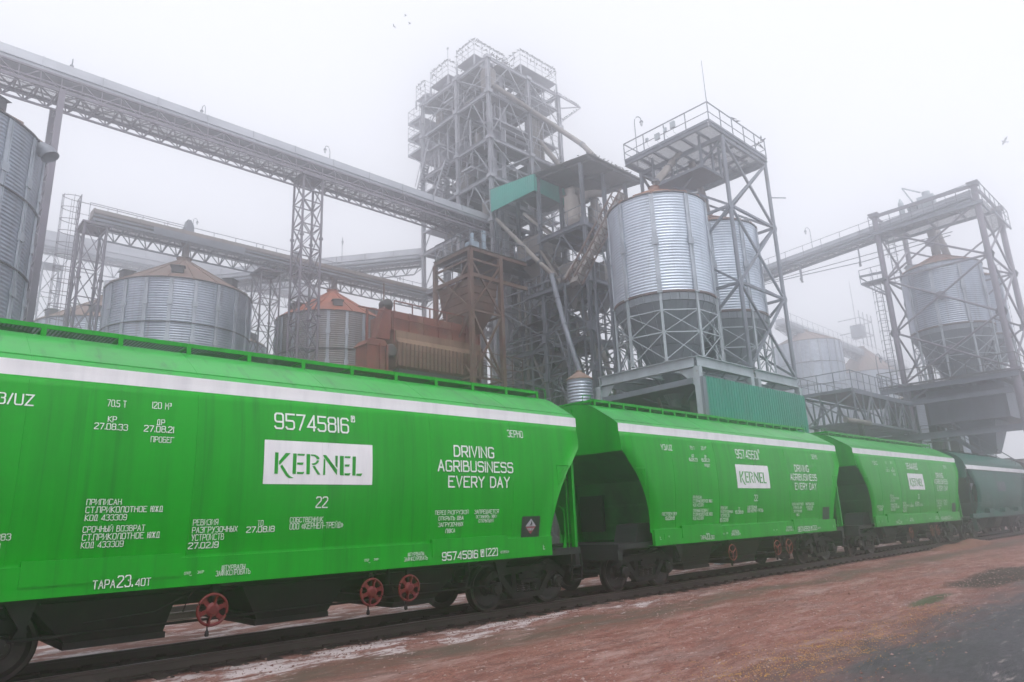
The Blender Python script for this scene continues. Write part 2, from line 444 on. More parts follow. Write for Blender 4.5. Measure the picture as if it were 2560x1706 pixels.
    # old trodden snow: a ragged band before the rails and patches behind the train
    sn = noise((.30, 1, 1), 3.6, 10, .72)
    xfade = rng(X, 30, 8, .0, 1.)
    b1 = op('MULTIPLY', rng(yj, 10.05, 10.7), rng(Y, 11.62, 11.35))
    b2 = op('MULTIPLY', rng(Y, 13.8, 14.1), rng(Y, 22, 17, .25, 1))
    near = op('MULTIPLY', op('MULTIPLY', rng(Y, 9.3, 8.2), rng(X, 14, 4)), .35)
    band = op('MAXIMUM', op('MAXIMUM', op('MULTIPLY', b1, xfade), op('MULTIPLY', b2, .8)), near)
    thr = op('SUBTRACT', .70, op('MULTIPLY', band, .24))
    snow = rng(op('SUBTRACT', sn, thr), 0., .055)
    snow = op('MULTIPLY', snow, rng(band, .02, .2))
    base = mix(op('MULTIPLY', snow, .92), base, mix(rng(fine, .4, .7), (.70, .64, .65), (.44, .36, .36)))
    fr = op('MULTIPLY', rng(noise((.16, 1, 1), 6, 10, .8), .575, .64), rng(noise((.3, 1, 1), .7, 4), .46, .60))
    fr = op('MULTIPLY', fr, rng(Y, 11.5, 11.2))
    base = mix(op('MULTIPLY', fr, .55), base, (.50, .42, .41))
    sp = op('MULTIPLY', rng(noise((.3, 1, 1), 2.0, 4), .70, .74), op('MULTIPLY', rng(X, 15.5, 14.6), rng(X, 12, 12.8)))
    base = mix(op('MULTIPLY', sp, asp), base, (.42, .42, .46))
    l.new(base, b.inputs['Base Color'])
    rg = mix(asp, (.92, .92, .92), (.42, .42, .42))
    rb = n.new('ShaderNodeRGBToBW'); l.new(rg, rb.inputs[0]); l.new(rb.outputs[0], b.inputs['Roughness'])
    b.inputs['Specular IOR Level'].default_value = .25
    h = op('ADD', op('MULTIPLY', med, .7), op('ADD', op('MULTIPLY', fine, .9), op('MULTIPLY', snow, .25)))
    bp = n.new('ShaderNodeBump'); bp.inputs['Strength'].default_value = .8; bp.inputs['Distance'].default_value = .05
    l.new(h, bp.inputs['Height']); l.new(bp.outputs[0], b.inputs['Normal'])
    return m

def hnoise(x, y):
    return (.030*math.sin(x*.9+1.3*math.sin(y*.7))*math.sin(y*1.7+.6*math.sin(x*.37))+.018*math.sin(x*2.3+y*.9)*math.sin(y*4.1+.8*math.sin(x))
            + .010*math.sin(x*5.1+1.7*math.sin(y*3.3))*math.sin(y*7.7-x*.6))
def ground_z(x, y):
    z = -.27
    t = max(0., min(1., (y-9.8)/1.7)); z += .10*t*t*(3-2*t)
    if y > 13.6: z = -.20
    if 11.6 < y < 13.8: z = -.185
    k = 1.0 if y < 11.4 or y > 14 else .25
    z += hnoise(x, y)*k
    return z
def axis_pts(lo, a, bq, hi, fine_, coarse):
    p = []; x = lo
    while x < a-1e-6: p.append(x); x += coarse
    x = a
    while x < bq-1e-6: p.append(x); x += fine_
    x = bq
    while x < hi-1e-6: p.append(x); x += coarse
    p.append(hi); return p
gx = axis_pts(-62, 0, 34, 126, .22, 4.0); gy = axis_pts(-22, 2.2, 20, 92, .13, 3.0)
mb = MB(); mb.v = [(x, y, ground_z(x, y)) for y in gy for x in gx]; nx = len(gx)
mb.f = [(j*nx+i, j*nx+i+1, (j+1)*nx+i+1, (j+1)*nx+i) for j in range(len(gy)-1) for i in range(nx-1)]
single('ground', mb, ground_material(), None, None, kind='structure', smooth=True)

# low heap of orange dirt lying over the near rail
mb = MB(); pts = []; nu, nv = 60, 14
for i in range(nu+1):
    for j in range(nv+1):
        u, v = i/nu, j/nv
        x = 36.5+9.3*u; y = 10.75+1.05*v
        h = math.sin(math.pi*u)**.7*math.sin(math.pi*v)**.8*(.30+.09*math.sin(7*u+2)+.05*math.sin(19*u+4*v))
        mb.v.append((x, y, -.24+.30*h/.3*.95+.02*random.uniform(-1, 1)*(0 < i < nu and 0 < j < nv)))
mb.f = [(i*(nv+1)+j, (i+1)*(nv+1)+j, (i+1)*(nv+1)+j+1, i*(nv+1)+j+1) for i in range(nu) for j in range(nv)]
MAT_MOUND = mat('orange_dirt', (.22, .11, .075), (.16, .072, .05), .95, 0, (1, 1, 1), 3, .4, .65, bump=.5)
single('dirt_mound', mb, MAT_MOUND, 'low orange dirt heap lying against the rail under the third green wagon', 'dirt heap', smooth=True)

# spilled corn and small stones: far too many to count
mb = MB(); rs = random.Random(3)
def pebble(mb, x, y, r, fl=.6):
    z = ground_z(x, y)+r*.25
    vs = [(x+r*rs.uniform(.7, 1.2)*dx, y+r*rs.uniform(.7, 1.2)*dy, z+r*fl*dz) for dx, dy, dz in ((1, 0, 0), (0, 1, 0), (-1, 0, 0), (0, -1, 0), (.1, 0, 1), (0, .1, -1))]
    mb.add(vs, [(0, 1, 4), (1, 2, 4), (2, 3, 4), (3, 0, 4), (1, 0, 5), (2, 1, 5), (3, 2, 5), (0, 3, 5)])
for k in range(2300):
    t = rs.random()
    x = 8.2+t*9.5; y = 5.05+.04*(x-9)+rs.gauss(0, .22+.25*rs.random())
    if rs.random() < .35: x = rs.uniform(7.6, 13); y = rs.gauss(5.2, .5)
    if rs.random() < .06: x = rs.uniform(8, 17); y = rs.uniform(3.8, 6.2)
    pebble(mb, x, y, rs.uniform(.006, .013))
for k in range(80):
    x = rs.uniform(8, 14); y = 5.1+rs.gauss(0, .5)
    for q in range(rs.randint(4, 11)): pebble(mb, x+rs.gauss(0, .05), y+rs.gauss(0, .03), rs.uniform(.007, .013))
single('corn_litter', mb, G['corn'], None, None, kind='stuff')
mb = MB()
for k in range(9000):
    x = rs.uniform(0, 30); y = rs.choice((rs.uniform(3.5, 11.4), rs.gauss(11.1, .3), rs.uniform(5, 9)))
    if y > 11.7: y = 11.4
    pebble(mb, x, y, rs.choice((.008, .010, .014, .018, .026))*rs.uniform(.6, 1.2))
single('scattered_gravel', mb, mat('yard_stone', (.20, .10, .08), (.36, .26, .24), .9, 0, (1, 1, 1), 1.3, .42, .6), None, None, kind='stuff')

# ------------------------------------------------------------------ railway tracks
RAILTOP = mat('worn_rail_top', (.15, .135, .125), (.07, .058, .052), .3, .6, (.3, 1, 1), 1.5, .42, .62)
def track(name, yc, x0, x1, label, sl):
    t = thing(name, label, 'railway track', (x0, yc, -.18), 'railway tracks')
    prof = [(-.065, -.18), (.065, -.18), (.065, -.168), (.012, -.15), (.012, -.045), (.036, -.035), (.036, -.006), (.028, 0), (-.028, 0), (-.036, -.006), (-.036, -.035), (-.012, -.045), (-.012, -.15), (-.065, -.168)]
    for s in (-1, 1):
        mb = MB(); mb.prism([(p[0]+yc+s*.797, p[1]) for p in prof], x0, x1, 'x')
        x = x0
        while x < x1:      # fish plates and clamps
            mb.beam((x, yc+s*.797-s*.03, -.09), (x+.5, yc+s*.797-s*.03, -.09), .03, .07)
            x += 12.5
        rl = part(t, 'rail', mb, G['rail'])
        part(rl, 'rail_head', MB().box(x0, x1, yc+s*.797-.024, yc+s*.797+.024, -.002, .002), RAILTOP)
    if sl:
        mb = MB(); x = x0
        while x < x1:
            mb.box(x, x+.24, yc-1.30, yc+1.30, -.30, -.165); 
            for s in (-1, 1):
                mb.box(x+.05, x+.19, yc+s*.797-.12, yc+s*.797-.07, -.165, -.13); mb.box(x+.05, x+.19, yc+s*.797+.07, yc+s*.797+.12, -.165, -.13)
            x += .55
        part(t, 'sleeper_row', mb, G['sleeper'])
    return t
track('railway_track', 12.7, -14, 124, 'dark railway track under the row of grain wagons', True)
track('railway_track', 19.55, -14, 23.5, 'bare railway track behind the front wagon', False)

# ------------------------------------------------------------------ stencil lettering
GL = {'О':"a9 19 08 01 10 a0;b9 59 68 61 50 b0",'1':"09 00",'2':"08 19 59 68 66 01 00 60",'3':"08 19 59 68 66 55 b5;55 64 61 50 10 01",'4':"59 02 62;59 50",
'5':"69 09 05 55 64 61 50 10 01",'6':"68 59 19 08 01 10 50 61 64 55 15",'7':"09 69 20",'³':"09 39 37 27;37 35 05",'8':"15 06 08 19 59 68 66 55 15 04 01 10 50 61 64 55",'9':"54 14 05 08 19 59 68 61 50 10 01",
'А':"00 39;39 60;13 53",'Л':"00 18 29 69 60",'Д':"10 18 29 59 50;00 60",'Б':"69 09 00 50 61 64 55 05",'В':"00 09 49 58 56 45 05;45 64 61 50 00",'Г':"00 09 69",
'Е':"69 09 00 60;05 45",'Ж':"30 39;09 35 69;00 35 60",'И':"09 00 69 60",'Й':"09 00 69 60;2A 4A",'К':"09 00;69 05 60",'М':"00 09 34 69 60",'Н':"09 00;69 60;05 65",
'П':"00 09 69 60",'Р':"00 09 59 68 65 54 04",'С':"68 59 19 08 01 10 50 61",'Т':"09 69;39 30",'У':"09 34;69 20",'Ф':"39 30;18 07 03 12 52 63 67 58 18",'Х':"00 69;09 60",
'Ц':"09 01 61 69;61 60",'Ч':"09 05 14 64;69 60",'Ш':"09 00 60 69;39 30",'Щ':"09 00 60 69;39 30;60 7B",'Ы':"09 00 30 41 44 35 05;69 60",'Ь':"09 00 50 61 64 55 05",
'Ю':"09 00;05 25;38 49 59 68 61 50 40 31 38",'Я':"60 69 19 08 05 14 64;34 00",'D':"00 09 49 67 62 40 00",'G':"68 59 19 08 01 10 50 61 64 44",'I':"09 00",'N':"00 09 60 69",
'R':"00 09 59 68 65 54 04;34 60",'S':"68 59 19 08 06 15 55 64 61 50 10 01",'U':"09 01 10 50 61 69",'V':"09 30 69",'Y':"09 35 69;35 30",'Z':"09 69 00 60",
'/':"00 39",'.':"00 01",'-':"04 44",'«':"27 04 21;57 34 51",'»':"07 24 01;37 54 31",'[':"29 09 00 20",']':"09 29 20 00",'_':"03 11 51 63",'Ł':"09 00 40;25 05",
'@':"18 07 04 13;38 57 53 32 12",'{':"09 00 60 69 09;22 27 47 45 25"}
for a_, b_ in (('З', '3'), ('0', 'О'), ('E', 'Е'), ('A', 'А'), ('B', 'В'), ('O', 'О')): GL[a_] = GL[b_]
NUM = {'a': 2.5, 'b': 3.5, 'c': 4.5, 'd': 1.5, 'A': 10.6, 'B': -1.2}
def num(c): return NUM[c] if c in NUM else float(c)
def stroke_quads(pl, t):
    """constant-width ribbon along a polyline with mitred corners"""
    n = len(pl); closed = n > 2 and pl[0] == pl[-1]
    if closed: pl = pl[:-1]; n -= 1
    L, R = [], []
    for i in range(n):
        p = Vector(pl[i])
        a = Vector(pl[i-1]) if i > 0 or closed else None
        c = Vector(pl[(i+1) % n]) if i < n-1 or closed else None
        d0 = (p-a).normalized() if a is not None else None
        d1 = (c-p).normalized() if c is not None else None
        d = d1 if d0 is None else d0 if d1 is None else (d0+d1)
        if d.length < 1e-3: d = Vector((-d0.y, d0.x))
        d.normalize(); nn = Vector((-d.y, d.x)); k = 1.0
        if d0 is not None and d1 is not None: k = 1/max(.5, nn.dot(Vector((-d1.y, d1.x))))
        q = p.copy()
        if d0 is None: q -= d1*t*.5
        if d1 is None: q += d0*t*.5
        L.append(q+nn*t/2*k); R.append(q-nn*t/2*k)
    m = n if closed else n-1
    return [(R[i], R[(i+1) % n], L[(i+1) % n], L[i]) for i in range(m)]
def text_quads(s, x0, z0, h, w):
    out = []; gl = []
    s = s.replace('{P}', '{').upper()
    for ch in s:
        if ch == ' ': gl.append((3.0, [])); continue
        pls = [[(num(p[0]), num(p[1])) for p in st.split()] for st in GL[ch].split(';')]
        gl.append((max(q[0] for pl in pls for q in pl), pls))
    n = len(gl); sw = sum(g[0] for g in gl); kz = h/9; t = (.185 if h > .12 else .145)*h
    if sw < 1: kx = kz; gap = 0
    else:
        t = min(t, .34*w/max(1, sw+1.2*(n-1))*3.2)
        kx = min((w-(n-1)*t-t)/(sw+1.1*max(0, n-1)), kz*1.35); kx = max(kx, .25*kz)
        gap = (w-t-kx*sw)/(n-1) if n > 1 else 0
    a = x0+t/2
    for wd, pls in gl:
        for pl in pls:
            out += stroke_quads([(a+q[0]*kx, z0+q[1]*kz) for q in pl], t)
        a += wd*kx+gap
    return out

TEXT = [
('УЗ/UZ', -4.857, 3.541, 0.141, 0.53, 0),
('70.5 Т', -3.459, 3.609, 0.094, 0.252, 0),
('120 м³', -2.864, 3.628, 0.094, 0.27, 0),
('КР', -3.434, 3.386, 0.077, 0.113, 0),
('27.08.33', -3.595, 3.276, 0.082, 0.426, 0),
('ДР', -2.79, 3.386, 0.077, 0.114, 0),
('27.08.21', -2.958, 3.278, 0.086, 0.415, 0),
('ПРОБЕГ', -2.855, 3.128, 0.079, 0.322, 0),
('95745816', -0.985, 3.448, 0.251, 1.389, 0),
('{P}', 0.452, 3.653, 0.104, 0.08, 0),
('ПРИПИСАН', -3.582, 2.245, 0.072, 0.431, 0),
('СТ.ПРИКОЛОТНОЕ ЮЖД', -3.581, 2.14, 0.075, 0.984, 0),
('КОД 433309', -3.576, 2.035, 0.074, 0.516, 0),
('СРОЧНЫЙ ВОЗВРАТ', -3.582, 1.884, 0.074, 0.776, 0),
('СТ.ПРИКОЛОТНОЕ ЮЖД', -3.577, 1.779, 0.077, 0.98, 0),
('КОД 433309', -3.577, 1.679, 0.074, 0.518, 0),
('РЕВИЗИЯ', -2.155, 1.934, 0.078, 0.37, 0),
('РАЗГРУЗОЧНЫХ', -2.155, 1.824, 0.078, 0.677, 0),
('УСТРОЙСТВ', -2.154, 1.713, 0.085, 0.48, 0),
('27.02.19', -2.186, 1.6, 0.081, 0.444, 0),
('ТО', -1.17, 1.897, 0.079, 0.096, 0),
('27.08.18', -1.339, 1.8, 0.082, 0.461, 0),
('22', -0.196, 2.162, 0.171, 0.224, 0),
('СОБСТВЕННИК', -0.632, 1.934, 0.075, 0.595, 0),
('ООО «КЕРНЕЛ-ТРЕЙД»', -0.626, 1.823, 0.091, 0.975, 0),
('ТАРА', -3.402, 1.147, 0.103, 0.276, 1),
('23.', -3.106, 1.144, 0.145, 0.2, 1),
('40Т', -2.876, 1.14, 0.094, 0.198, 1),
('ШТУРВАЛЫ', -1.698, 1.265, 0.068, 0.356, 1),
('ЗАФИКСИРОВАТЬ', -1.784, 1.189, 0.071, 0.527, 1),
('ШТУРВАЛЫ', 1.664, 1.274, 0.057, 0.358, 1),
('ЗАФИКСИРОВАТЬ', 1.579, 1.19, 0.064, 0.527, 1),
('ОТКР', -2.236, 1.243, 0.036, 0.093, 1),
('_', -2.159, 1.222, 0.03, 0.117, 1),
('ЗАКР', -2.051, 1.246, 0.037, 0.091, 1),
('ОТКР', 0.759, 1.236, 0.038, 0.09, 1),
('_', 0.841, 1.207, 0.031, 0.125, 1),
('ЗАКР', 0.944, 1.241, 0.035, 0.092, 1),
('95745816', 2.441, 1.151, 0.138, 0.891, 1),
('{P}', 3.402, 1.164, 0.125, 0.091, 1),
('[22]', 3.542, 1.165, 0.138, 0.314, 1),
('АВТОРЕЖИМ', 3.925, 1.197, 0.044, 0.245, 1),
('ЗЕРНО', 4.26, 3.588, 0.143, 0.461, 0),
('DRIVING', 2.75, 3.12, 0.205, 1.079, 0),
('AGRIBUSINESS', 2.343, 2.824, 0.198, 2.005, 0),
('EVERY DAY', 2.596, 2.516, 0.201, 1.643, 0),
('ПЕРЕД РАЗГРУЗКОЙ', 2.307, 1.995, 0.072, 0.829, 0),
('ОТКРЫТЬ ДВА', 2.389, 1.887, 0.069, 0.624, 0),
('ЗАГРУЗОЧНЫХ', 2.396, 1.768, 0.072, 0.612, 0),
('ЛЮКА', 2.577, 1.648, 0.073, 0.242, 0),
('ЗАПРЕЩАЕТСЯ', 3.28, 1.994, 0.072, 0.659, 0),
('ОСТАВЛЯТЬ ЛЮКИ', 3.329, 1.905, 0.056, 0.565, 0),
('ОТКРЫТЫМИ', 3.402, 1.818, 0.064, 0.403, 0),
('Ł', 5.173, 1.215, 0.085, 0.102, 1),
('ПОСТРОЕН 1383', -5.038, 1.821, 0.075, 0.666, 0),
('15.08.18', -4.879, 1.712, 0.075, 0.411, 0),
('Ł', -5.274, 1.228, 0.079, 0.091, 1),
('@', -4.891, 1.261, 0.051, 0.115, 1),
]
LOGO= [[[-0.96,3.049],[-0.902,3.049],[-0.9,2.706],[-0.96,2.705]],[[-0.778,3.045],[-0.692,3.046],[-0.876,2.849],[-0.888,2.862],[-0.889,2.908]],[[-0.834,2.857],[-0.865,2.821],[-0.765,2.682],[-0.735,2.657],[-0.705,2.641],[-0.667,2.638],[-0.618,2.645],[-0.659,2.656],[-0.698,2.679],[-0.734,2.718]],[[-0.648,3.043],[-0.584,3.043],[-0.588,2.707],[-0.648,2.708]],[[-0.571,3.042],[-0.437,3.042],[-0.449,3.006],[-0.469,3.011],[-0.572,3.012]],[[-0.572,2.895],[-0.457,2.898],[-0.471,2.859],[-0.573,2.86]],[[-0.569,2.741],[-0.472,2.741],[-0.439,2.748],[-0.458,2.707],[-0.569,2.707]],[[-0.408,3.043],[-0.341,3.041],[-0.34,2.705],[-0.401,2.706]],[[-0.325,3.039],[-0.253,3.037],[-0.202,3.016],[-0.171,2.985],[-0.175,2.959],[-0.219,2.96],[-0.237,2.992],[-0.273,3.013],[-0.327,3.016]],[[-0.215,2.945],[-0.175,2.939],[-0.189,2.901],[-0.229,2.873],[-0.278,2.861],[-0.298,2.867],[-0.317,2.884],[-0.269,2.892],[-0.235,2.909]],[[-0.296,2.842],[-0.25,2.845],[-0.143,2.703],[-0.193,2.703]],[[-0.089,2.978],[-0.06,2.956],[-0.055,2.701],[-0.094,2.701]],[[-0.106,3.038],[-0.045,3.037],[0.171,2.79],[0.168,2.698],[-0.085,3.001]],[[0.129,3.032],[0.179,3.031],[0.173,2.823],[0.136,2.859]],[[0.22,3.033],[0.294,3.033],[0.299,2.698],[0.224,2.7]],[[0.312,3.029],[0.431,3.033],[0.417,2.993],[0.393,2.999],[0.313,3.001]],[[0.315,2.886],[0.414,2.89],[0.401,2.85],[0.315,2.85]],[[0.315,2.735],[0.435,2.741],[0.41,2.697],[0.316,2.7]],[[0.469,3.03],[0.537,3.032],[0.534,2.698],[0.469,2.697]],[[0.549,2.732],[0.669,2.738],[0.644,2.691],[0.548,2.696]]]
PROF = [(-1.57, 1.40), (-1.64, 1.93), (-1.68, 2.33), (-1.70, 2.73), (-1.695, 3.03), (-1.67, 3.53), (-1.60, 3.95)]
HX = [(1.40, 5.50), (1.85, 5.58), (2.26, 5.71), (2.58, 5.87), (2.90, 6.07), (3.12, 6.27), (3.38, 6.47), (3.46, 6.53), (3.95, 6.545), (4.2, 6.55)]
ROOF = [(-1.592, 4.158), (-1.486, 4.256), (-1.287, 4.388), (-1.06, 4.527), (-.826, 4.675), (-.6, 4.777), (-.4, 4.826), (-.2, 4.856), (0, 4.868)]
def lerp_tab(t, z):
    if z <= t[0][0]: return t[0][1]
    for (a, b), (c, d) in zip(t, t[1:]):
        if z <= c: return b+(d-b)*(z-a)/(c-a)
    return t[-1][1]
PZ = [(z, y) for y, z in PROF]
def smooth_y(z):
    return sum(lerp_tab(PZ, z+k*.09)*w for k, w in ((-2, .1), (-1, .2), (0, .4), (1, .2), (2, .1)))
def side_sheet(prof_y, zs, s, x_of, dy=0., th=.012, nx=22):
    mb = MB(); nz = len(zs)
    for layer in (0, 1):
        for z in zs:
            hx = x_of(z)
            for i in range(nx+1):
                mb.v.append((-hx+2*hx*i/nx, -s*(prof_y(z)*1+dy+(th if layer else 0))*-1, z))
    n1 = nx+1; o = nz*n1
    for j in range(nz-1):
        for i in range(nx):
            a = j*n1+i; q = (a, a+1, a+n1+1, a+n1)
            mb.f.append(q if s > 0 else q[::-1]); p = tuple(k+o for k in q); mb.f.append(p[::-1] if s > 0 else p)
        for i in (0, nx):
            a = j*n1+i; mb.f.append((a, a+n1, a+n1+o, a+o))
    for j in (0, nz-1):
        for i in range(nx):
            a = j*n1+i; mb.f.append((a, a+1, a+1+o, a+o))
    return mb
def flat_letters(quads, ysurf, off, mb):
    for q in quads: mb.add([(p[0], ysurf(p[1])-off, p[1]) for p in q], [tuple(range(len(q)))])
MESH = {}
def cached(key, fn):
    if key not in MESH: MESH[key] = fn()
    return MESH[key]

def bogie_parts(root, x, style):
    """side frames, wheelsets and springs of one bogie, centred at local x"""
    bz = bpy.data.objects.new('bogie', cached('bolster', lambda: (MB().box(-.20, .20, -1.16, 1.16, .52, .74).box(-.16, .16, -.5, .5, .74, .86)
          .beam((-.9, -.5, .42), (.9, -.5, .42), .08, .12).beam((-.9, .5, .42), (.9, .5, .42), .08, .12)).data('bogie', G['black'])))
    COL.objects.link(bz); bz.parent = root; bz.location.x = x; LOC[bz.name] = V((0, 0, 0))
    def frame():
        mb = MB()
        for s in (-1, 1):
            y = s*1.03
            def P(a, c): return (a, y, c)
            mb.beam(P(-.62, .80), P(.62, .80), .17, .15)
            for d in (-1, 1):
                mb.beam(P(d*.60, .80), P(d*1.0, .74), .17, .15); mb.beam(P(d*.98, .76), P(d*1.20, .60), .16, .13)
                mb.beam(P(d*.78, .70), P(d*.42, .30), .15, .13); mb.beam(P(d*.36, .74), P(d*.36, .30), .15, .10)
                mb.beam(P(d*.72, .72), P(d*.70, .52), .14, .10); mb.beam(P(d*1.14, .62), P(d*1.12, .48), .14, .10)
                mb.beam(P(d*.45, .30), P(d*.62, .42), .12, .09)
                mb.tube([P(d*.925, .66), P(d*.80, .63), P(d*.745, .55)], .02, 6); mb.tube([P(d*.925, .66), P(d*1.05, .63), P(d*1.10, .55)], .02, 6)
            mb.beam(P(-.46, .27), P(.46, .27), .17, .12); mb.beam(P(-.30, .66), P(.30, .66), .30, .10)
            mb.beam((-.30, y-s*-.02, .565), (.30, y-s*-.02, .565), .34, .07)
            mb.tube([(-.12, y+s*.09, .87), (-.05, y+s*.12, .89), (.08, y+s*.12, .89), (.12, y+s*.09, .87), (.02, y+s*.11, .85), (-.12, y+s*.09, .87)], .010, 5)
        return [q.data('side_frame', G['black']) for q in by_side(mb)]
    for q in cached('sf', frame): ref(bz, 'side_frame', q)
    def spring():
        mb = MB()
        for s in (-1, 1):
            for cx, r in ((-.19, .075), (.0, .08), (.19, .075)):
                pts = []
                for k in range(46):
                    a = k*2*math.pi/9
                    pts.append((cx+r*math.cos(a), s*1.06+r*math.sin(a), .335+.20*k/45))
                mb.tube(pts, .019, 5)
        return [q.data('spring', G['steel_dark'], True) for q in by_side(mb)]
    for q in cached('spr', spring): ref(bz, 'spring', q)
    def wheel():
        mb = MB()
        for s in (-1, 1):
            prof = [(.10, s*.66), (.14, s*.69), (.38, s*.735), (.40, s*.715), (.505, s*.715), (.508, s*.73), (.492, s*.745), (.478, s*.755), (.472, s*.845), (.465, s*.85), (.415, s*.85), (.40, s*.835), (.36, s*.81), (.18, s*.80), (.13, s*.86), (.09, s*.87)]
            mb.lathe(prof, 44, (0, 0), 'y')
            mb.lathe([(.085, s*.85), (.085, s*.93), (.13, s*.94), (.145, s*.96), (.145, s*1.16), (.12, s*1.18), (.115, s*1.20), (.0, s*1.205)], 24, (0, 0), 'y')
            mb.beam((-.17, s*1.03, -.02), (.17, s*1.03, -.02), .16, .12)
            for q in range(4):
                a = q*math.pi/2+.5; mb.tube([(.08*math.cos(a), s*1.20, .08*math.sin(a)), (.08*math.cos(a), s*1.222, .08*math.sin(a))], .014, 6)
        mb.tube([(0, -.7, 0), (0, .7, 0)], .085, 12)
        return mb.data('wheelset', G['steel_dark'], False)
    for d in (-1, 1):
        o = ref(bz, 'wheelset', cached('wheel', wheel)); o.location = (d*.925, 0, .475)
        o.rotation_euler.y = random.uniform(0, 1)*0
    return bz

def handwheel(root, x, z, y, style):
    def solid():
        mb = MB(); R = .215
        # rim + six-spoked web with rounded holes
        mb.tube([(R*math.cos(a*math.pi/20), 0, R*math.sin(a*math.pi/20)) for a in range(41)], .021, 8, False)
        mb.lathe([(.0, -.035), (.06, -.032), (.10, -.01), (.10, .015), (0, .02)], 24, (0, 0), 'y')
        for k in range(6):
            a = k*math.pi/3+.26
            for (w0, r0, r1) in ((.062, .07, .15), (.048, .12, .175), (.085, .165, .205)):
                mb.beam((r0*math.cos(a), 0, r0*math.sin(a)), (r1*math.cos(a), 0, r1*math.sin(a)), .022, w0)
        return mb.data('handwheel', G['red'], False)
    def thin():
        mb = MB(); R = .215
        mb.tube([(R*math.cos(a*math.pi/18), 0, R*math.sin(a*math.pi/18)) for a in range(37)], .014, 6, False)
        mb.tube([(0, -.02, 0), (0, .03, 0)], .03, 8)
        for k in range(3):
            a = k*2*math.pi/3+.5; mb.beam((0, 0, 0), (R*math.cos(a), 0, R*math.sin(a)), .016, .028)
        return mb.data('handwheel', G['rustred'], False)
    o = ref(root, 'handwheel', cached('hw_'+style, solid if style == 'solid' else thin)); o.location = (x, y, z)
    mb = MB(); mb.tube([(x, y+.02, z), (x, y+.5, z)], .022, 6)
    mb.beam((x-.05, y+.03, z-.12), (x-.05, y+.03, z-.29), .014, .028); mb.tube([(x-.05, y+.03, z-.27), (x-.05, y+.03, z-.31), (x-.05, y+.03, z-.35), (x-.05, y+.03, z-.365)], [.012, .030, .032, .02], 8)
    mb.beam((x+.10, y+.2, z+.02), (x+.10, y+.2, z+.34), .05, .07)
    part(root, 'handwheel_bracket', mb, G['black'], local=True)

def running_board(root, step, hl, paint, grating=True):
    mb = MB()
    for s in (-1, 1):
        mb.box(-hl, hl, s*.62-.012, s*.62+.012, 4.875, 4.935); mb.box(-hl, hl, s*.60-.03, s*.60+.03, 4.936, 4.945)
        n = round(2*hl/step)
        for i in range(n+1):
            x = -hl+.04+(2*hl-.08)*i/n
            mb.box(x-.035, x+.035, s*.635-.012, s*.635+.008, 4.735, 4.934)
    n = round(2*hl/step)
    for i in range(n+1):
        x = -hl+.04+(2*hl-.08)*i/n; mb.box(x-.02, x+.02, -.6, .6, 4.868, 4.90)
    for e in (-1, 1):
        mb.box(e*hl-.012, e*hl+.012, -.6, .6, 4.876, 4.944)
    part(root, 'running_board', mb, paint, local=True)
    mb = MB(); mb.box(-hl+.02, hl-.02, -.60, .60, 4.905, 4.911)
    part(root, 'walkway_grating', mb, G['grate'] if grating else paint, local=True)
    mb = MB()
    for x in (-4.6, -1.55, 1.55, 4.6):
        mb.lathe([(.36, 4.80), (.36, 4.89), (.33, 4.902), (0, 4.903)], 20, (x, .0))
        mb.box(x-.5, x+.5, -.03, .03, 4.84, 4.90)
    part(root, 'loading_hatch', mb, G['green_in'] if grating else G['black'], local=True)
    # end handrail hoop
    for e in (-1, 1):
        mb = MB(); x = e*(hl+.02)
        mb.tube([(x, -.55, 4.80), (x, -.55, 5.05), (x+e*.32, -.55, 5.02), (x+e*.34, -.55, 4.55)], .012, 6)
        part(root, 'handrail', mb, paint, local=True)

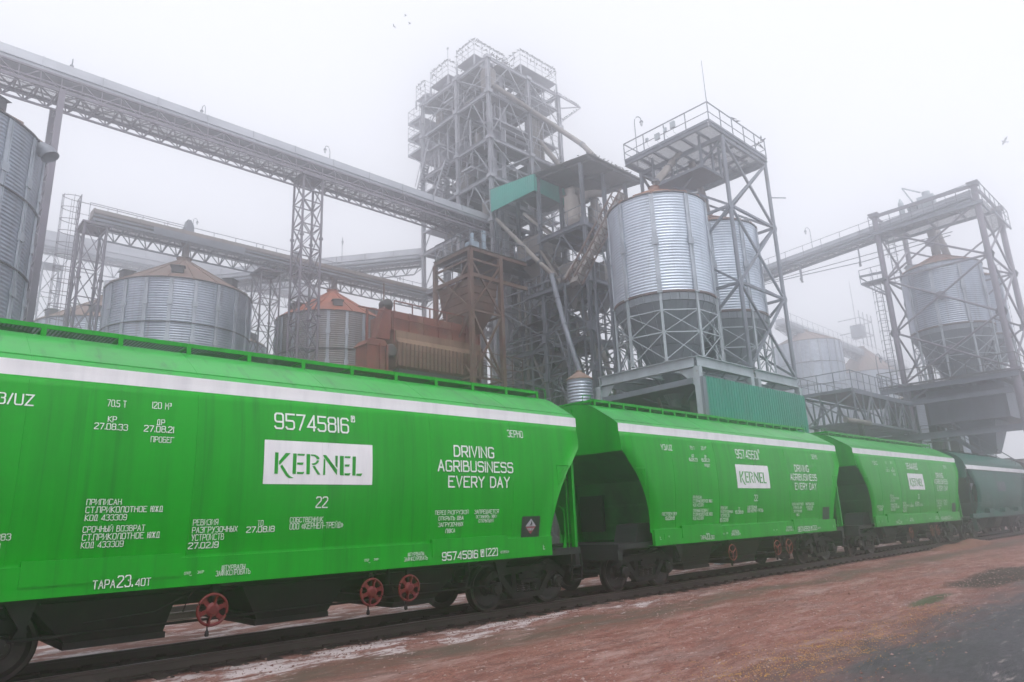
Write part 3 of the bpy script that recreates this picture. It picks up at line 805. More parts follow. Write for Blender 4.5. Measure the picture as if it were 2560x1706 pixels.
def make_wagon(xc, label, num, dates, tara, hw_style, step, first=False, letter='letter'):
    root = thing('hopper_wagon', label, 'grain wagon', (0, 0, 0), 'green grain wagons coupled in a row')
    gp = G['green']
    zs = [1.40+(3.95-1.40)*k/20 for k in range(21)]
    for s in (1, -1):
        ref(root, 'side_wall', cached(f'side{s}', lambda: side_sheet(smooth_y, zs, s, lambda z: lerp_tab(HX, z)).data('side_wall', gp, True)))
        def stripe():
            mb = MB(); y = 1.607
            n = 13
            for i in range(n):
                a = -6.553+13.106*i/n; b = -6.553+13.106*(i+1)/n
                mb.add([(a, -s*y, 3.945), (b, -s*y, 3.945), (b, -s*1.597, 4.162), (a, -s*1.597, 4.162)], [(0, 1, 2, 3) if s > 0 else (3, 2, 1, 0)])
                mb.box(a+.001, b-.001, -s*1.60-.002, -s*1.60+.002, 3.95, 4.155)
            return mb.data('white_stripe', G['white'])
        ref(root, 'white_stripe', cached(f'stripe{s}', stripe))
        def sill():
            mb = MB()
            def bx(a, b, z0, z1, y0=1.575, y1=1.66):
                lo, hi = sorted((-s*y0, -s*y1)); mb.box(a, b, lo, hi, z0, z1)
            bx(-5.46, 5.47, 1.085, 1.478)
            for a, b in ((-4.23, -2.29), (2.22, 4.15)): bx(a, b, 1.225, 1.545, 1.60, 1.674)
            bx(-5.05, -4.86, 1.22, 1.36, 1.6, 1.668)
            mb.box(-5.46, 5.47, min(-s*1.66, -s*1.40), max(-s*1.66, -s*1.40), 1.079, 1.0845)
            return mb.data('side_sill', gp)
        ref(root, 'side_sill', cached(f'sill{s}', sill))
    def roof():
        mb = MB(); full = ROOF+[(-y, z) for y, z in ROOF[-2::-1]]; xs = [-6.555+13.11*i/26 for i in range(27)]
        # resample arc smoothly
        arc = []
        for i in range(len(full)-1):
            for k in range(3):
                t = k/3; arc.append((full[i][0]*(1-t)+full[i+1][0]*t, full[i][1]*(1-t)+full[i+1][1]*t))
        arc.append(full[-1]); n = len(arc)
        sm = [arc[0]]+[((arc[i-1][0]+arc[i][0]*2+arc[i+1][0])/4, (arc[i-1][1]+arc[i][1]*2+arc[i+1][1])/4) for i in range(1, n-1)]+[arc[-1]]
        for x in xs:
            for y, z in sm: mb.v.append((x, y, z))
        for i in range(len(xs)-1):
            for k in range(n-1):
                a = i*n+k; mb.f.append((a, a+n, a+n+1, a+1))
        return mb.data('roof', G['green_roof'], True)
    rf = ref(root, 'roof', cached('roof', roof))
    def seams():
        mb = MB()
        for s in (-1, 1):
            mb.box(-6.55, 6.55, s*1.487-.004, s*1.487+.004, 4.252, 4.264)
        for x in (-4.4, -2.2, 0, 2.2, 4.4):
            for s in (-1, 1):
                pts = [(x, s*-y, z-.002) for y, z in ROOF]
                mb.tube(pts, .006, 4, False)
        return mb.data('roof_seam', G['green_roof'])
    ref(rf, 'roof_seam', cached('seam', seams))
    for e in (-1, 1):
        def hood():
            mb = MB(); x = e*6.53
            half = [(y*.995, z-.012) for y, z in ROOF]
            poly = half+[(-y, z) for y, z in half[-2::-1]]
            low = [(1.60, 3.95), (1.655, 3.46)]
            poly = [(-1.655, 3.46), (-1.59, 3.95)]+poly+[(1.59, 3.95), (1.655, 3.46)]
            mb.prism(poly, x-.006, x+.006, 'x')
            for y in (-.02, .75): mb.box(min(x, x+e*.06), max(x, x+e*.06), y-.025, y+.025, 3.9, 4.72)
            mb.box(min(x, x+e*.09), max(x, x+e*.09), -.06, .02, 3.84, 3.90)
            return mb.data('end_wall', gp)
        ref(root, 'end_wall', cached(f'hood{e}', hood))
        def slope():
            mb = MB(); w = 1.575
            a, b, c = (e*6.50, 3.455), (e*4.75, 2.78), (e*4.55, 1.20)
            for p, q in ((a, b), (b, c)):
                mb.add([(p[0], -w, p[1]), (p[0], w, p[1]), (q[0], w, q[1]), (q[0], -w, q[1])], [(0, 1, 2, 3)])
            for z in (2.14, 1.60):
                xx = e*(4.55+.2*(z-1.2)/1.58+.05); mb.box(min(xx, xx-e*.1), max(xx, xx-e*.1), -1.5, .55, z-.03, z+.03)
            return mb.data('end_slope', G['green_in'])
        sl_ = ref(root, 'end_slope', cached(f'slope{e}', slope))
        mb = MB(); xx = e*4.80; mb.box(xx-.05, xx+.05, .52, 1.36, 1.45, 2.45)
        part(root, 'end_opening', mb, G['black'], local=True)
        mb = MB(); mb.prism([(e*4.9, 1.18), (e*5.75, 1.18), (e*5.6, 1.62), (e*5.05, 1.66)], -1.25, -.55)
        part(root, 'brake_box', mb, G['grey_sill'], local=True)
        mb = MB()
        for y in (-1.43, 1.43): mb.box(e*6.42, e*6.50, y-.06, y+.06, 1.2, 3.48) if e > 0 else mb.box(e*6.50, e*6.42, y-.06, y+.06, 1.2, 3.48)
        (part2(root, 'end_post', mb, gp, local=True) if e > 0 else None)
        mb = MB()
        for s in (-1, 1):
            y = s*1.47
            mb.tube([(e*6.12, y, 1.2), (e*6.12, y, 1.95), (e*6.08, y, 2.06), (e*5.95, y, 2.12)], .014, 6)
            mb.tube([(e*6.23, y, 1.2), (e*6.23, y, 2.95)], .013, 6)
            mb.prism([(e*6.02, 1.2), (e*6.14, 1.2), (e*6.13, 1.5)], y-.006, y+.006)
        (part2(root, 'grab_rail', mb, gp, local=True) if e > 0 else None)
        mb = MB()
        lo, hi = sorted((e*5.1, e*6.66))
        mb.box(lo, hi, -1.42, 1.42, 1.045, 1.175); mb.box(min(e*6.5, e*6.68), max(e*6.5, e*6.68), -1.4, 1.4, .80, 1.0445)
        part(root, 'end_platform', mb, G['grey_sill'], local=True)
        mb = MB()
        for s in (-1, 1):
            y = s*1.47
            for xx in (6.27, 6.60): mb.beam((e*xx, y, 1.05), (e*xx, y, .48), .03, .05)
            for z in (.49, .78): mb.beam((e*6.27, y, z), (e*6.60, y, z), .12, .03)
        (part2(root, 'step', mb, G['black'], local=True) if e > 0 else None)
        mb = MB(); mb.box(min(e*6.68, e*7.0), max(e*6.68, e*7.0), -.17, .17, .88, 1.16); mb.box(min(e*7.0, e*7.36), max(e*7.0, e*7.36), -.20, .14, .84, 1.22)
        mb.beam((e*6.7, .3, .95), (e*7.3, .32, .62), .05); mb.tube([(e*6.68, .35, .9), (e*6.95, .4, .5), (e*7.35, .3, .62)], .03, 7)
        part(root, 'coupler', mb, G['black'], local=True)
        if e > 0:
            mb = MB(); mb.tube([(e*5.35, -.9, 1.72), (e*5.35, -.86, 1.72), (e*5.35, -.3, 1.72), (e*5.35, -.2, 1.72)], [.12, .2, .2, .09], 16)
            mb.box(5.1, 5.9, -1.1, .2, 1.18, 1.40)
            part(root, 'brake_cylinder', mb, G['green_in'], local=True)
        bogie_parts(root, e*5.2, hw_style)
    def under():
        mb = MB()
        mb.box(-6.5, 6.5, -.3, .3, .72, 1.09); mb.box(-5.4, 5.4, -1.5, 1.5, 1.03, 1.072)
        for s in (-1, 1):
            for e in (-1, 1):      # flared brackets above the bogies
                mb.prism([(e*4.35, 1.08), (e*3.95, 1.08), (e*4.18, .62), (e*4.08, .62)], s*1.42-.05, s*1.42+.05)
            mb.tube([(-5, s*.75, .92), (5, s*.75, .92)], .03, 6)
        mb.tube([(-4.2, -1.2, .55), (4.2, -1.2, .55)], .022, 6); mb.tube([(-3.9, -1.3, .98), (3.9, -1.32, .98)], .018, 6)
        for x in (-1.95, 1.15, 3.0): mb.tube([(x, -1.45, 1.06), (x-.15, -1.5, .9), (x-.2, -1.5, .72)], .016, 6); mb.beam((x+.2, -1.5, 1.07), (x+.2, -1.5, .80), .03, .12)
        mb.tube([(.95, -1.55, .98), (1.2, -1.5, .80), (2.6, -1.4, .72)], .014, 6); mb.tube([(-2.1, -1.5, .95), (-2.5, -1.4, .75), (-3.4, -1.4, .70)], .014, 6)
        return mb.data('underframe', G['black'])
    ref(root, 'underframe', cached('under', under))
    def hop(xa, xb, xc_, xd):
        def f():
            mb = MB(); w0, w1 = 1.3, 1.12
            vs = [(xa, -w0, 1.06), (xb, -w0, 1.06), (xb, w0, 1.06), (xa, w0, 1.06), (xc_, -w1, .40), (xd, -w1, .40), (xd, w1, .40), (xc_, w1, .40)]
            mb.add(vs, [(0, 1, 5, 4), (1, 2, 6, 5), (2, 3, 7, 6), (3, 0, 4, 7), (4, 5, 6, 7)])
            mb.box(xc_-.06, xd+.04, -w1-.03, w1+.03, .355, .44); mb.box(xc_-.25, xc_-.02, -.9, .9, .47, .56)
            return mb
        return f()
    for q in ((-4.1, -2.15, -3.5, -2.3), (-1.25, .75, -.85, .34), (1.5, 3.3, 1.75, 2.62)):
        part(root, 'discharge_hopper', hop(*q), G['black'], local=True)
    for x, z in ((-1.79, .72), (.92, .72), (1.70, .72)): handwheel(root, x, z, -1.665, hw_style)
    running_board(root, step, 6.30, gp)
    # painted logo panel, lettering, placard (all on the near side)
    mb = MB()
    for k in range(8):
        z0 = 2.541+.708*k/8; z1 = 2.541+.708*(k+1)/8
        mb.add([(-1.14, smooth_y(z0)-.006, z0), (.88, smooth_y(z0)-.006, z0), (.88, smooth_y(z1)-.006, z1), (-1.14, smooth_y(z1)-.006, z1)], [(0, 1, 2, 3)])
    lp = part(root, 'logo_panel', mb, G['white'], local=True)
    mb = MB(); flat_letters([[tuple(p) for p in pl] for pl in LOGO], smooth_y, .012, mb)
    part(lp, 'logo_lettering', mb, gp, local=True)
    sk = lambda z: -1.6765
    mb = MB()
    for s, x, z, h, w, on in TEXT:
        s = s.replace('95745816', num).replace('23.', tara[0]+'.').replace('40Т', tara[1]+'Т')
        for a_, b_ in dates: s = s.replace(a_, b_)
        flat_letters(text_quads(s, x, z, h, w), sk if on else smooth_y, .003 if on else .009, mb)
    part(root, 'lettering', mb, G[letter], local=True)
    mb = MB(); y = -1.655
    def pq(pts, off, m): 
        for p in pts: m.add([(a, smooth_y(b)-off, b) for a, b in p], [tuple(range(len(p)))])
    pq([[(4.60, 1.475), (5.14, 1.475), (5.16, 1.91), (4.62, 1.91)]], .011, mb)
    pl = part(root, 'hazard_placard', mb, G['placard'], local=True)
    if first:
        cx, cz = 4.88, 1.70
        mb = MB(); pq([[(cx-.16, cz), (cx+.16, cz), (cx, cz+.16)], [(cx-.10, cz-.035), (cx+.10, cz-.035), (cx+.07, cz-.085), (cx-.07, cz-.085)]], .015, mb)
        part(pl, 'placard_white_field', mb, G['placard_white'], local=True)
        mb = MB(); pq([[(cx-.155, cz-.006), (cx, cz-.16), (cx+.155, cz-.006)]], .013, mb)
        part(pl, 'placard_red_field', mb, G['placard_red'], local=True)
        mb = MB(); pq([[(cx-.03, cz+.03), (cx+.0, cz+.07), (cx+.01, cz+.125), (cx+.035, cz+.08), (cx+.045, cz+.05), (cx+.03, cz+.03)], [(cx-.05, cz+.016), (cx+.05, cz+.016), (cx+.05, cz+.022), (cx-.05, cz+.022)]], .017, mb)
        flat_letters(text_quads('АК 405', cx-.075, cz-.078, .036, .15), smooth_y, .018, mb)
        part(pl, 'placard_marks', mb, G['placard'], local=True)
    def marks():
        mb = MB()
        for e in (-1, 1):      # welded triangular lifting brackets near the ends
            pts = [(e*5.70, 3.02), (e*6.10, 3.02), (e*5.74, 2.58)]
            for a, b in zip(pts, pts[1:]+pts[:1]): mb.tube([(a[0], smooth_y(a[1])-.006, a[1]), (b[0], smooth_y(b[1])-.006, b[1])], .010, 5)
            mb.tube([(e*5.80, smooth_y(2.85)-.006, 2.85), (e*5.90, smooth_y(2.94)-.006, 2.94)], .009, 5)
        return mb
    def seams2():
        out = []
        for x in (-4.4, -2.2, 0, 2.2, 4.35): out.append(MB().tube([(x, smooth_y(z)-.001, z) for z in (1.5, 2.0, 2.4, 2.8, 3.2, 3.6, 3.9)], .006, 4).data('weld_seam', gp))
        return out
    for k, q in enumerate(cached('marksL', lambda: [MB_half(marks(), sg).data('lifting_bracket', gp) for sg in (-1, 1)])): ref(root, 'lifting_bracket', q)
    for q in cached('marks', seams2): ref(root, 'weld_seam', q)
    root.location = (xc, 12.7, 0)
    LOC[root.name] = V((0, 0, 0))
    return root

X1 = 5.97; LW = 14.72
make_wagon(X1, 'bright green grain wagon with solid red handwheels and a flame placard', '95745816', [], ('23', '40'), 'solid', 1.05, True)
D2 = [('27.08.33', '15.08.33'), ('27.08.21', '15.08.21'), ('27.02.19', '15.02.19'), ('27.08.18', '15.08.18')]
make_wagon(X1+LW, 'second bright green grain wagon, in front of the teal clad shed', '95745501', D2, ('23', '30'), 'thin', .627)
make_wagon(X1+2*LW, 'third bright green grain wagon, coupled to the dark dirty wagon', '95414488', D2, ('23', '30'), 'thin', .627)

# older dark green wagon under the loading tower, and the brown one behind it
def old_wagon(xc, label, paint, group_label, text):
    root = thing('old_hopper_wagon', label, 'grain wagon', (0, 0, 0), 'older dirty grain wagons')
    prof = [(-1.36, 1.30), (-1.50, 1.7), (-1.60, 2.2), (-1.645, 2.7), (-1.64, 3.2), (-1.60, 3.60), (-1.57, 3.9)]
    zt = [(z, y) for y, z in prof]; ys = lambda z: lerp_tab(zt, z)
    hx = [(1.30, 5.25), (1.83, 5.22), (2.37, 5.28), (2.92, 5.60), (3.31, 6.15), (3.65, 6.35), (3.95, 6.6)]
    zs = [1.3+2.6*k/16 for k in range(17)]
    for s in (1, -1):
        part(root, 'side_wall', side_sheet(ys, zs, s, lambda z: lerp_tab(hx, z), nx=12), paint, True, local=True)
        mb = MB(); a, b = sorted((-s*1.60, -s*1.66)); mb.box(-6.5, 6.5, a, b, 3.66, 3.71)
        mb.add([(-6.45, -s*1.648, 3.70), (6.45, -s*1.648, 3.70), (6.55, -s*1.615, 3.89), (-6.55, -s*1.615, 3.89)], [(0, 1, 2, 3) if s > 0 else (3, 2, 1, 0)])
        part(root, 'white_stripe', mb, G['white'], local=True)
        mb = MB(); a, b = sorted((-s*1.40, -s*1.56)); mb.box(-6.6, 6.6, a, b, 1.10, 1.32)
        for x in (-3.2, 3.2, 0): mb.box(x-.5, x+.5, min(-s*1.4, -s*1.66), max(-s*1.4, -s*1.66), 1.33, 1.55)
        part(root, 'side_sill', mb, paint, local=True)
    mb = MB(); arc = [(-1.60*math.cos(t*math.pi/24), 3.88+.90*math.sin(t*math.pi/24)) for t in range(25)]
    xs = [-6.6+13.2*i/13 for i in range(14)]
    for x in xs:
        for p in arc: mb.v.append((x, *p))
    n = len(arc); mb.f = [(i*n+k, (i+1)*n+k, (i+1)*n+k+1, i*n+k+1) for i in range(13) for k in range(n-1)]
    part(root, 'roof', mb, paint, True, local=True)
    mb = MB(); mb.box(-5.6, 5.6, -.42, .42, 4.80, 4.84)
    for x in (-4.5, -1.5, 1.5, 4.5): mb.lathe([(.4, 4.7), (.4, 4.90), (0, 4.92)], 16, (x, 0))
    for i in range(12): mb.box(-5.6+i*1.0, -5.55+i*1.0, -.5, .5, 4.70, 4.80)
    part(root, 'running_board', mb, G['black'] if text else paint, local=True)
    for e in (-1, 1):
        mb = MB(); poly = [(p[0]*.995, p[1]-.01) for p in arc]; poly = [(-1.6, 3.22)]+poly+[(1.6, 3.22)]
        mb.prism(poly, e*6.50-.006, e*6.50+.006, 'x'); part(root, 'end_wall', mb, paint, local=True)
        mb = MB(); w = 1.4
        for p, q in (((6.4, 3.25), (4.6, 1.9)), ((4.6, 1.9), (4.5, 1.1))):
            mb.add([(e*p[0], -w, p[1]), (e*p[0], w, p[1]), (e*q[0], w, q[1]), (e*q[0], -w, q[1])], [(0, 1, 2, 3)])
        part(root, 'end_slope', mb, G['steel_dk'], local=True)
        mb = MB(); mb.box(min(e*5, e*6.65), max(e*5, e*6.65), -1.4, 1.4, 1.05, 1.16); part(root, 'end_platform', mb, G['grey_sill'], local=True)
        mb = MB()
        for y in (-1.45, 1.45):
            for q in (5.55, 6.05): mb.tube([(e*q, y, 1.15), (e*q, y, 2.4), (e*(q-.15), y, 2.6), (e*(q-.4), y, 2.66)], .02, 6)
            mb.beam((e*6.2, y, 1.1), (e*6.0, y, .45), .05, .2); mb.beam((e*5.8, y, .46), (e*6.2, y, .46), .15, .04)
        part2(root, 'grab_rail', mb, paint, local=True)
        mb = MB(); mb.box(min(e*6.65, e*7.36), max(e*6.65, e*7.36), -.18, .16, .85, 1.2); part(root, 'coupler', mb, G['black'], local=True)
        bogie_parts(root, e*5.2, 'thin')
    mb = MB(); mb.box(-6.5, 6.5, -.3, .3, .72, 1.09); mb.box(-6.5, 6.5, -1.38, 1.38, 1.02, 1.09)
    for xa in (-3.2, 0, 3.2): mb.add([(xa-.9, -1.2, 1.05), (xa+.9, -1.2, 1.05), (xa+.9, 1.2, 1.05), (xa-.9, 1.2, 1.05), (xa-.4, -1, .42), (xa+.4, -1, .42), (xa+.4, 1, .42), (xa-.4, 1, .42)], [(0, 1, 5, 4), (1, 2, 6, 5), (2, 3, 7, 6), (3, 0, 4, 7), (4, 5, 6, 7)])
    part(root, 'underframe', mb, G['black'], local=True)
    if text:
        mb = MB()
        for q in range(2): mb.add([(-1.0, ys(2.5+.28*q)-.008, 2.5+.28*q), (.8, ys(2.5+.28*q)-.008, 2.5+.28*q), (.8, ys(2.78+.28*q)-.008, 2.78+.28*q), (-1.0, ys(2.78+.28*q)-.008, 2.78+.28*q)], [(0, 1, 2, 3)])
        part(root, 'faded_panel', mb, mat('faded_panel_paint', (.16, .16, .19), (.10, .11, .13), .6, 0, (2, 1, .3), 2, .4, .65), local=True)
        mb = MB()
        for s, x, z, h, w, on in TEXT:
            if on or z > 3.35 or 'DRIVING' in s or 'DAY' in s or 'AGRI' in s or s in ('22', '95745816', '{P}'): continue
            flat_letters(text_quads(s, x, z, h, w), ys, .01, mb)
        part(root, 'lettering', mb, G['letter_teal'], local=True)
    root.location = (xc, 12.7, 0); return root
old_wagon(X1+3*LW, 'dark green dirty old wagon with rounded sides, standing under the loading tower', G['teal'], None, True)
old_wagon(X1+4*LW+.2, 'brown old wagon just showing behind the dark green one', G['brown'], None, False)

# ------------------------------------------------------------------ silos
def corr_wall(R, z0, z1, pitch=.15, amp=.028, n=80):
    prof = []; k = int(round((z1-z0)/pitch))
    for i in range(k):
        for q, a in ((0, -1), (.25, 0), (.5, 1), (.75, 0)):
            prof.append((R+amp*a, z0+(i+q)*(z1-z0)/k))
    prof.append((R-amp, z1))
    return MB().lathe(prof, n)
def stiff_mesh(R, z0, z1, seg, a=.10):
    mb = MB(); z = z0
    while z < z1-.2:
        t = min(z+seg, z1)
        mb.box(R+.0, R+.055, -a, -a+.035, z+.03, t-.03); mb.box(R+.0, R+.055, a-.035, a, z+.03, t-.03); mb.box(R+.012, R+.026, -a+.035, a-.035, z+.03, t-.03)
        if t < z1-.1: mb.box(R+.0, R+.085, -a-.05, a+.05, t-.17, t+.17)
        z = t
    return mb
def cone_roof(R, z0, apex, r1, ribs=20, ov=.10):
    mb = MB(); n = ribs*2
    prof = [(R+ov, z0-.03), (R+ov, z0+.02), (r1, apex)]
    mb.lathe(prof, n)
    for k in range(ribs):
        a = 2*math.pi*(k+.5)/ribs
        mb.beam(((R+ov)*math.cos(a), (R+ov)*math.sin(a), z0+.05), (r1*math.cos(a), r1*math.sin(a), apex+.03), .05, .06)
    mb.lathe([(r1, apex-.05), (r1, apex+.22), (r1+.06, apex+.24), (0, apex+.26)], 16)
    return mb
def flat_silo(x, y, label, wm, rm, R=4.2, eave=16.4, apex=18.85, zc=0., vents=True, rot=11.4, seg=2.16, nst=20):
    t = thing('grain_silo', label, 'silo', (x, y, -.25), 'large round corrugated grain silos')
    o = V((0, 0, -.25))
    key = (wm.name, R, eave)
    w = ref(t, 'wall', cached(('wall', key), lambda: corr_wall(R, 0, eave+.25).data('wall', wm, True)))
    ref(t, 'roof', cached(('roof', rm.name, R, eave), lambda: cone_roof(R, eave+.25, apex+.25, .42).data('roof', rm, False)))
    st = cached(('st', R, eave, seg), lambda: stiff_mesh(R+.02, 0, eave+.2, seg).data('stiffener', G['stiff']))
    for k in range(nst): ref(w, 'stiffener', st, RAD(rot+k*360/nst))
    def rings():
        mb = MB()
        for z in [eave+.23]+[eave+.25-seg*1.26*j for j in (1, 2, 3)]:
            mb.lathe([(R+.02, z-.03), (R+.10, z-.02), (R+.10, z+.02), (R+.02, z+.03)], 60)
        return mb.data('wind_ring', G['steel_dk'])
    ref(w, 'wind_ring', cached(('ring', R, eave, seg), rings))
    if vents:
        def vent():
            mb = MB(); r = R*.80; z = eave+.25+(apex-eave)*.22
            mb.box(r-.30, r+.30, -.32, .32, z-.05, z+.42); mb.add([(r-.40, -.42, z+.42), (r+.42, -.42, z+.36), (r+.42, .42, z+.36), (r-.40, .42, z+.42), (r, -.1, z+.55), (r, .1, z+.55)], [(0, 1, 4), (1, 2, 5, 4), (2, 3, 5), (3, 0, 4, 5), (0, 3, 2, 1)])
            return mb.data('roof_vent', G['steel_dk'])
        vm = cached(('vent', R, eave), vent)
        for k in range(6): ref(t, 'roof_vent', vm, RAD(8+k*60))
    return t
sA = flat_silo(13.75, 45, 'large grain silo with dull brown cone roof, between the ladder tower and a lattice mast', G['galv'], G['cone_dull'])
sB = flat_silo(24.4, 45, 'dusty grain silo with red-brown roof beside the rusty dryer', G['galv_dust'], G['cone_red'], R=3.95, rot=4)
sL = flat_silo(-.25, 32.0, 'tall grain silo cut off by the edge, with a round vent elbow at its eave', G['galv'], G['cone_dull'], eave=16.85, apex=19.3, rot=3)
flat_silo(11.9, 56, 'hazy grain silo with brown roof, half hidden behind the ladder tower', G['galv'], G['cone_dull'])
flat_silo(20.0, 56.5, 'hazy grain silo with brown roof, showing in the gap between two larger silos', G['galv'], G['cone_dull'])
mb = MB(); c = V((3.45, 30.1, 16.35)); d = V((.75, -.55, -.12)).normalized()
c = V((3.42, 30.2, 16.62)); mb.tube([c-d*.6, c, c+d*.25, c+d*.45+V((0, 0, -.08)), c+d*.58+V((0, 0, -.28))], [.30, .30, .30, .29, .33], 16, False); mb.tube([c+d*.02, c+d*.08], .33, 16); mb.tube([c-d*.3, c-d*.24], .33, 16)
part(sL, 'vent_elbow', mb, G['steel'], True)

def hopper_silo(x, y, label, R=2.52, zb=12.17, zt=17.35, zf=8.75, rot=9.5, nst=9, tip=7.3, wm='galv_bright', rm='cone', grp='small hopper silos on legs'):
    t = thing('hopper_silo', label, 'silo', (x, y, zf), grp)
    h = zb-zf; H = zt-zf
    w = ref(t, 'wall', cached(('hw', wm, R, H), lambda: corr_wall(R, h, H, n=72).data('wall', G[wm], True)))
    ref(t, 'roof', cached(('hr', rm, R, H), lambda: cone_roof(R, H, H+1.25, .26, 18, .08).data('roof', G[rm])))
    st = cached(('hs', R, H), lambda: stiff_mesh(R+.02, h, H-.02, 2.6, .11).data('stiffener', G['stiff']))
    leg = cached(('hl', R, h), lambda: (MB().box(R-.0, R+.10, -.06, .06, 0, h-.06).box(R-.06, R+.16, -.12, .12, h-.06, h+.02).box(R-.08, R+.16, -.13, .13, 0, .03)).data('leg', G['steel_lt']))
    for k in range(nst):
        a = RAD(rot+k*360/nst); ref(w, 'stiffener', st, a); ref(t, 'leg', leg, a)
    def cone():
        mb = MB(); Hh = tip-zf
        mb.lathe([(R+.03, h+.06), (R+.03, h-.42), (R-.03, h-.44), (R*.62, h-.44+(Hh-h+.44)*.42), (R*.6, h-.44+(Hh-h+.44)*.43), (.34, Hh)], 54)
        for k in range(18):
            a = 2*math.pi*k/18; c, s = math.cos(a), math.sin(a)
            mb.beam(((R-.01)*c, (R-.01)*s, h-.46), (.36*c, .36*s, Hh+.02), .02, .03)
        for k in range(36):
            a = 2*math.pi*k/36; mb.beam(((R+.04)*math.cos(a), (R+.04)*math.sin(a), h), ((R+.04)*math.cos(a), (R+.04)*math.sin(a), h-.42), .03, .03)
        mb.lathe([(.34, Hh), (.30, Hh-.35), (0, Hh-.36)], 16)
        return mb.data('hopper_cone', G['hopper'], False)
    ref(t, 'hopper_cone', cached(('hc', R, h, tip-zf), cone))
    def ring():
        mb = MB(); mb.lathe([(R+.03, h-.07), (R+.09, h-.05), (R+.09, h+.06), (R+.03, h+.07)], 54); mbt = MB(); mbt.lathe([(R+.02, H-.05), (R+.08, H-.03), (R+.08, H+.03), (R+.02, H+.04)], 54)
        return mb.data('rim_ring', G['rust_dull']), mbt.data('rim_ring', G['steel_dk'])
    for q in cached(('hring', R, h, H), ring): ref(w, 'rim_ring', q)
    def brace():
        mb = MB()
        for k in range(nst):
            a0, a1 = RAD(rot+k*360/nst), RAD(rot+(k+1)*360/nst); r = R+.04
            P = lambda a, z: (r*math.cos(a), r*math.sin(a), z)
            zs = [.12, h*.42, h*.74]
            for z in zs[1:]: mb.beam(P(a0, z), P(a1, z), .05)
            for za, zb_ in zip(zs, zs[1:]):
                mb.beam(P(a0, za), P(a1, zb_), .045, .035); mb.beam(P(a1, za), P(a0, zb_), .045, .035)
        return mb.data('leg_bracing', G['steel_lt'])
    ref(t, 'leg_bracing', cached(('hb', R, h, nst, rot), brace))
    def vent():
        mb = MB(); r = R*.72; z = H+.42
        mb.box(r-.32, r+.32, -.3, .3, z-.2, z+.22); mb.box(r-.38, r+.42, -.36, .36, z+.22, z+.27)
        return mb.data('roof_vent', G['steel_lt'])
    for a in (300, 120): ref(t, 'roof_vent', cached(('hv', R, H), vent), RAD(a))
    return t
HS1 = hopper_silo(29.2, 19.3, 'bright hopper silo with orange roof, front one beside the silo deck')
HS2 = hopper_silo(34.5, 19.3, 'hopper silo standing inside the braced tower under the high deck')
HS3 = hopper_silo(57.4, 13.7, 'hopper silo framed by the four thick posts of the loading tower', R=2.6, zb=14.1, zt=18.75, zf=10.3, rot=20, tip=9.2, wm='galv', rm='cone')
HS4 = hopper_silo(62.9, 13.7, 'hopper silo mostly hidden behind the one in the loading tower', R=2.6, zb=14.1, zt=18.75, zf=10.3, rot=20, tip=9.2, wm='galv', rm='cone')

# ------------------------------------------------------------------ base frame, braced tower and high deck of the hopper silos
def braces_face(mb, p, q, zs, r, kind='x'):
    """bracing between two vertical columns p, q (x,y) over the levels zs"""
    for za, zb in zip(zs, zs[1:]):
        mb.beam((*p, zb), (*q, zb), r*1.1)
        if kind == 'x': mb.beam((*p, za), (*q, zb), r); mb.beam((*q, za), (*p, zb), r)
        elif kind == 'k':
            m = ((p[0]+q[0])/2, (p[1]+q[1])/2); mb.beam((*p, za), (*m, zb), r); mb.beam((*q, za), (*m, zb), r)
        elif kind == 'z': mb.beam((*p, za), (*q, zb), r)
t = thing('silo_base_frame', 'grey girder frame on posts carrying the two bright hopper silos', 'steel frame', (27, 16.5, -.25))
X0, X1_, Y0, Y1 = 27.04, 36.85, 16.5, 22.2
mb = MB()
for a, b in (((X0, Y0), (32.1, Y0)), ((32.3, Y0), (X1_, Y0)), ((X0, Y1), (X1_, Y1)), ((X0, Y0+.16), (X0, Y1-.16)), ((X1_, Y0+.16), (X1_, Y1-.16)), ((31.9, Y0+.16), (31.9, Y1-.16))):
    mb.ibeam((*a, 8.5), (*b, 8.5), .26, .50, .03)
for y in (18.0, 19.3, 20.6): mb.ibeam((X0+.2, y, 8.42), (X1_-.2, y, 8.42), .2, .34, .02)
part(t, 'girder', mb, G['steel_lt'])
for i, (x, y) in enumerate([(X0, Y0), (31.7, Y0), (32.4, Y0), (X1_, Y0), (X0, Y1), (31.9, Y1), (X1_, Y1)]):
    mb = MB(); mb.box(x-.14, x+.14, y-.14, y+.14, -.25, 8.24)
    if i in (0, 4): s = 1 if y < 18 else -1; mb.prism([(y+s*.15, 8.22), (y+s*1.0, 8.22), (y+s*.15, 7.35)], x-.012, x+.012, 'x')
    part(t, 'column', mb, G['steel_lt'])
mb = MB()
for a, b in (((X0+.3, Y0+.1, 7.9), (31.5, Y0+.1, 7.95)), ((32.4, Y0+.1, 7.9), (36.6, Y0+.1, 7.9))): mb.beam(a, b, .08, .10)
for x in (28.2, 29.6, 31, 33, 34.6): mb.beam((x, Y0+.1, 8.3), (x+1.2, Y0+2.2, 7.2), .06); mb.beam((x, Y1, 8.3), (x+.8, Y0+3, 7.0), .06)
mb.beam((X0, Y0+.3, 7.65), (X0, Y1-.2, 7.55), .12, .26)
part(t, 'under_bracing', mb, G['steel'])

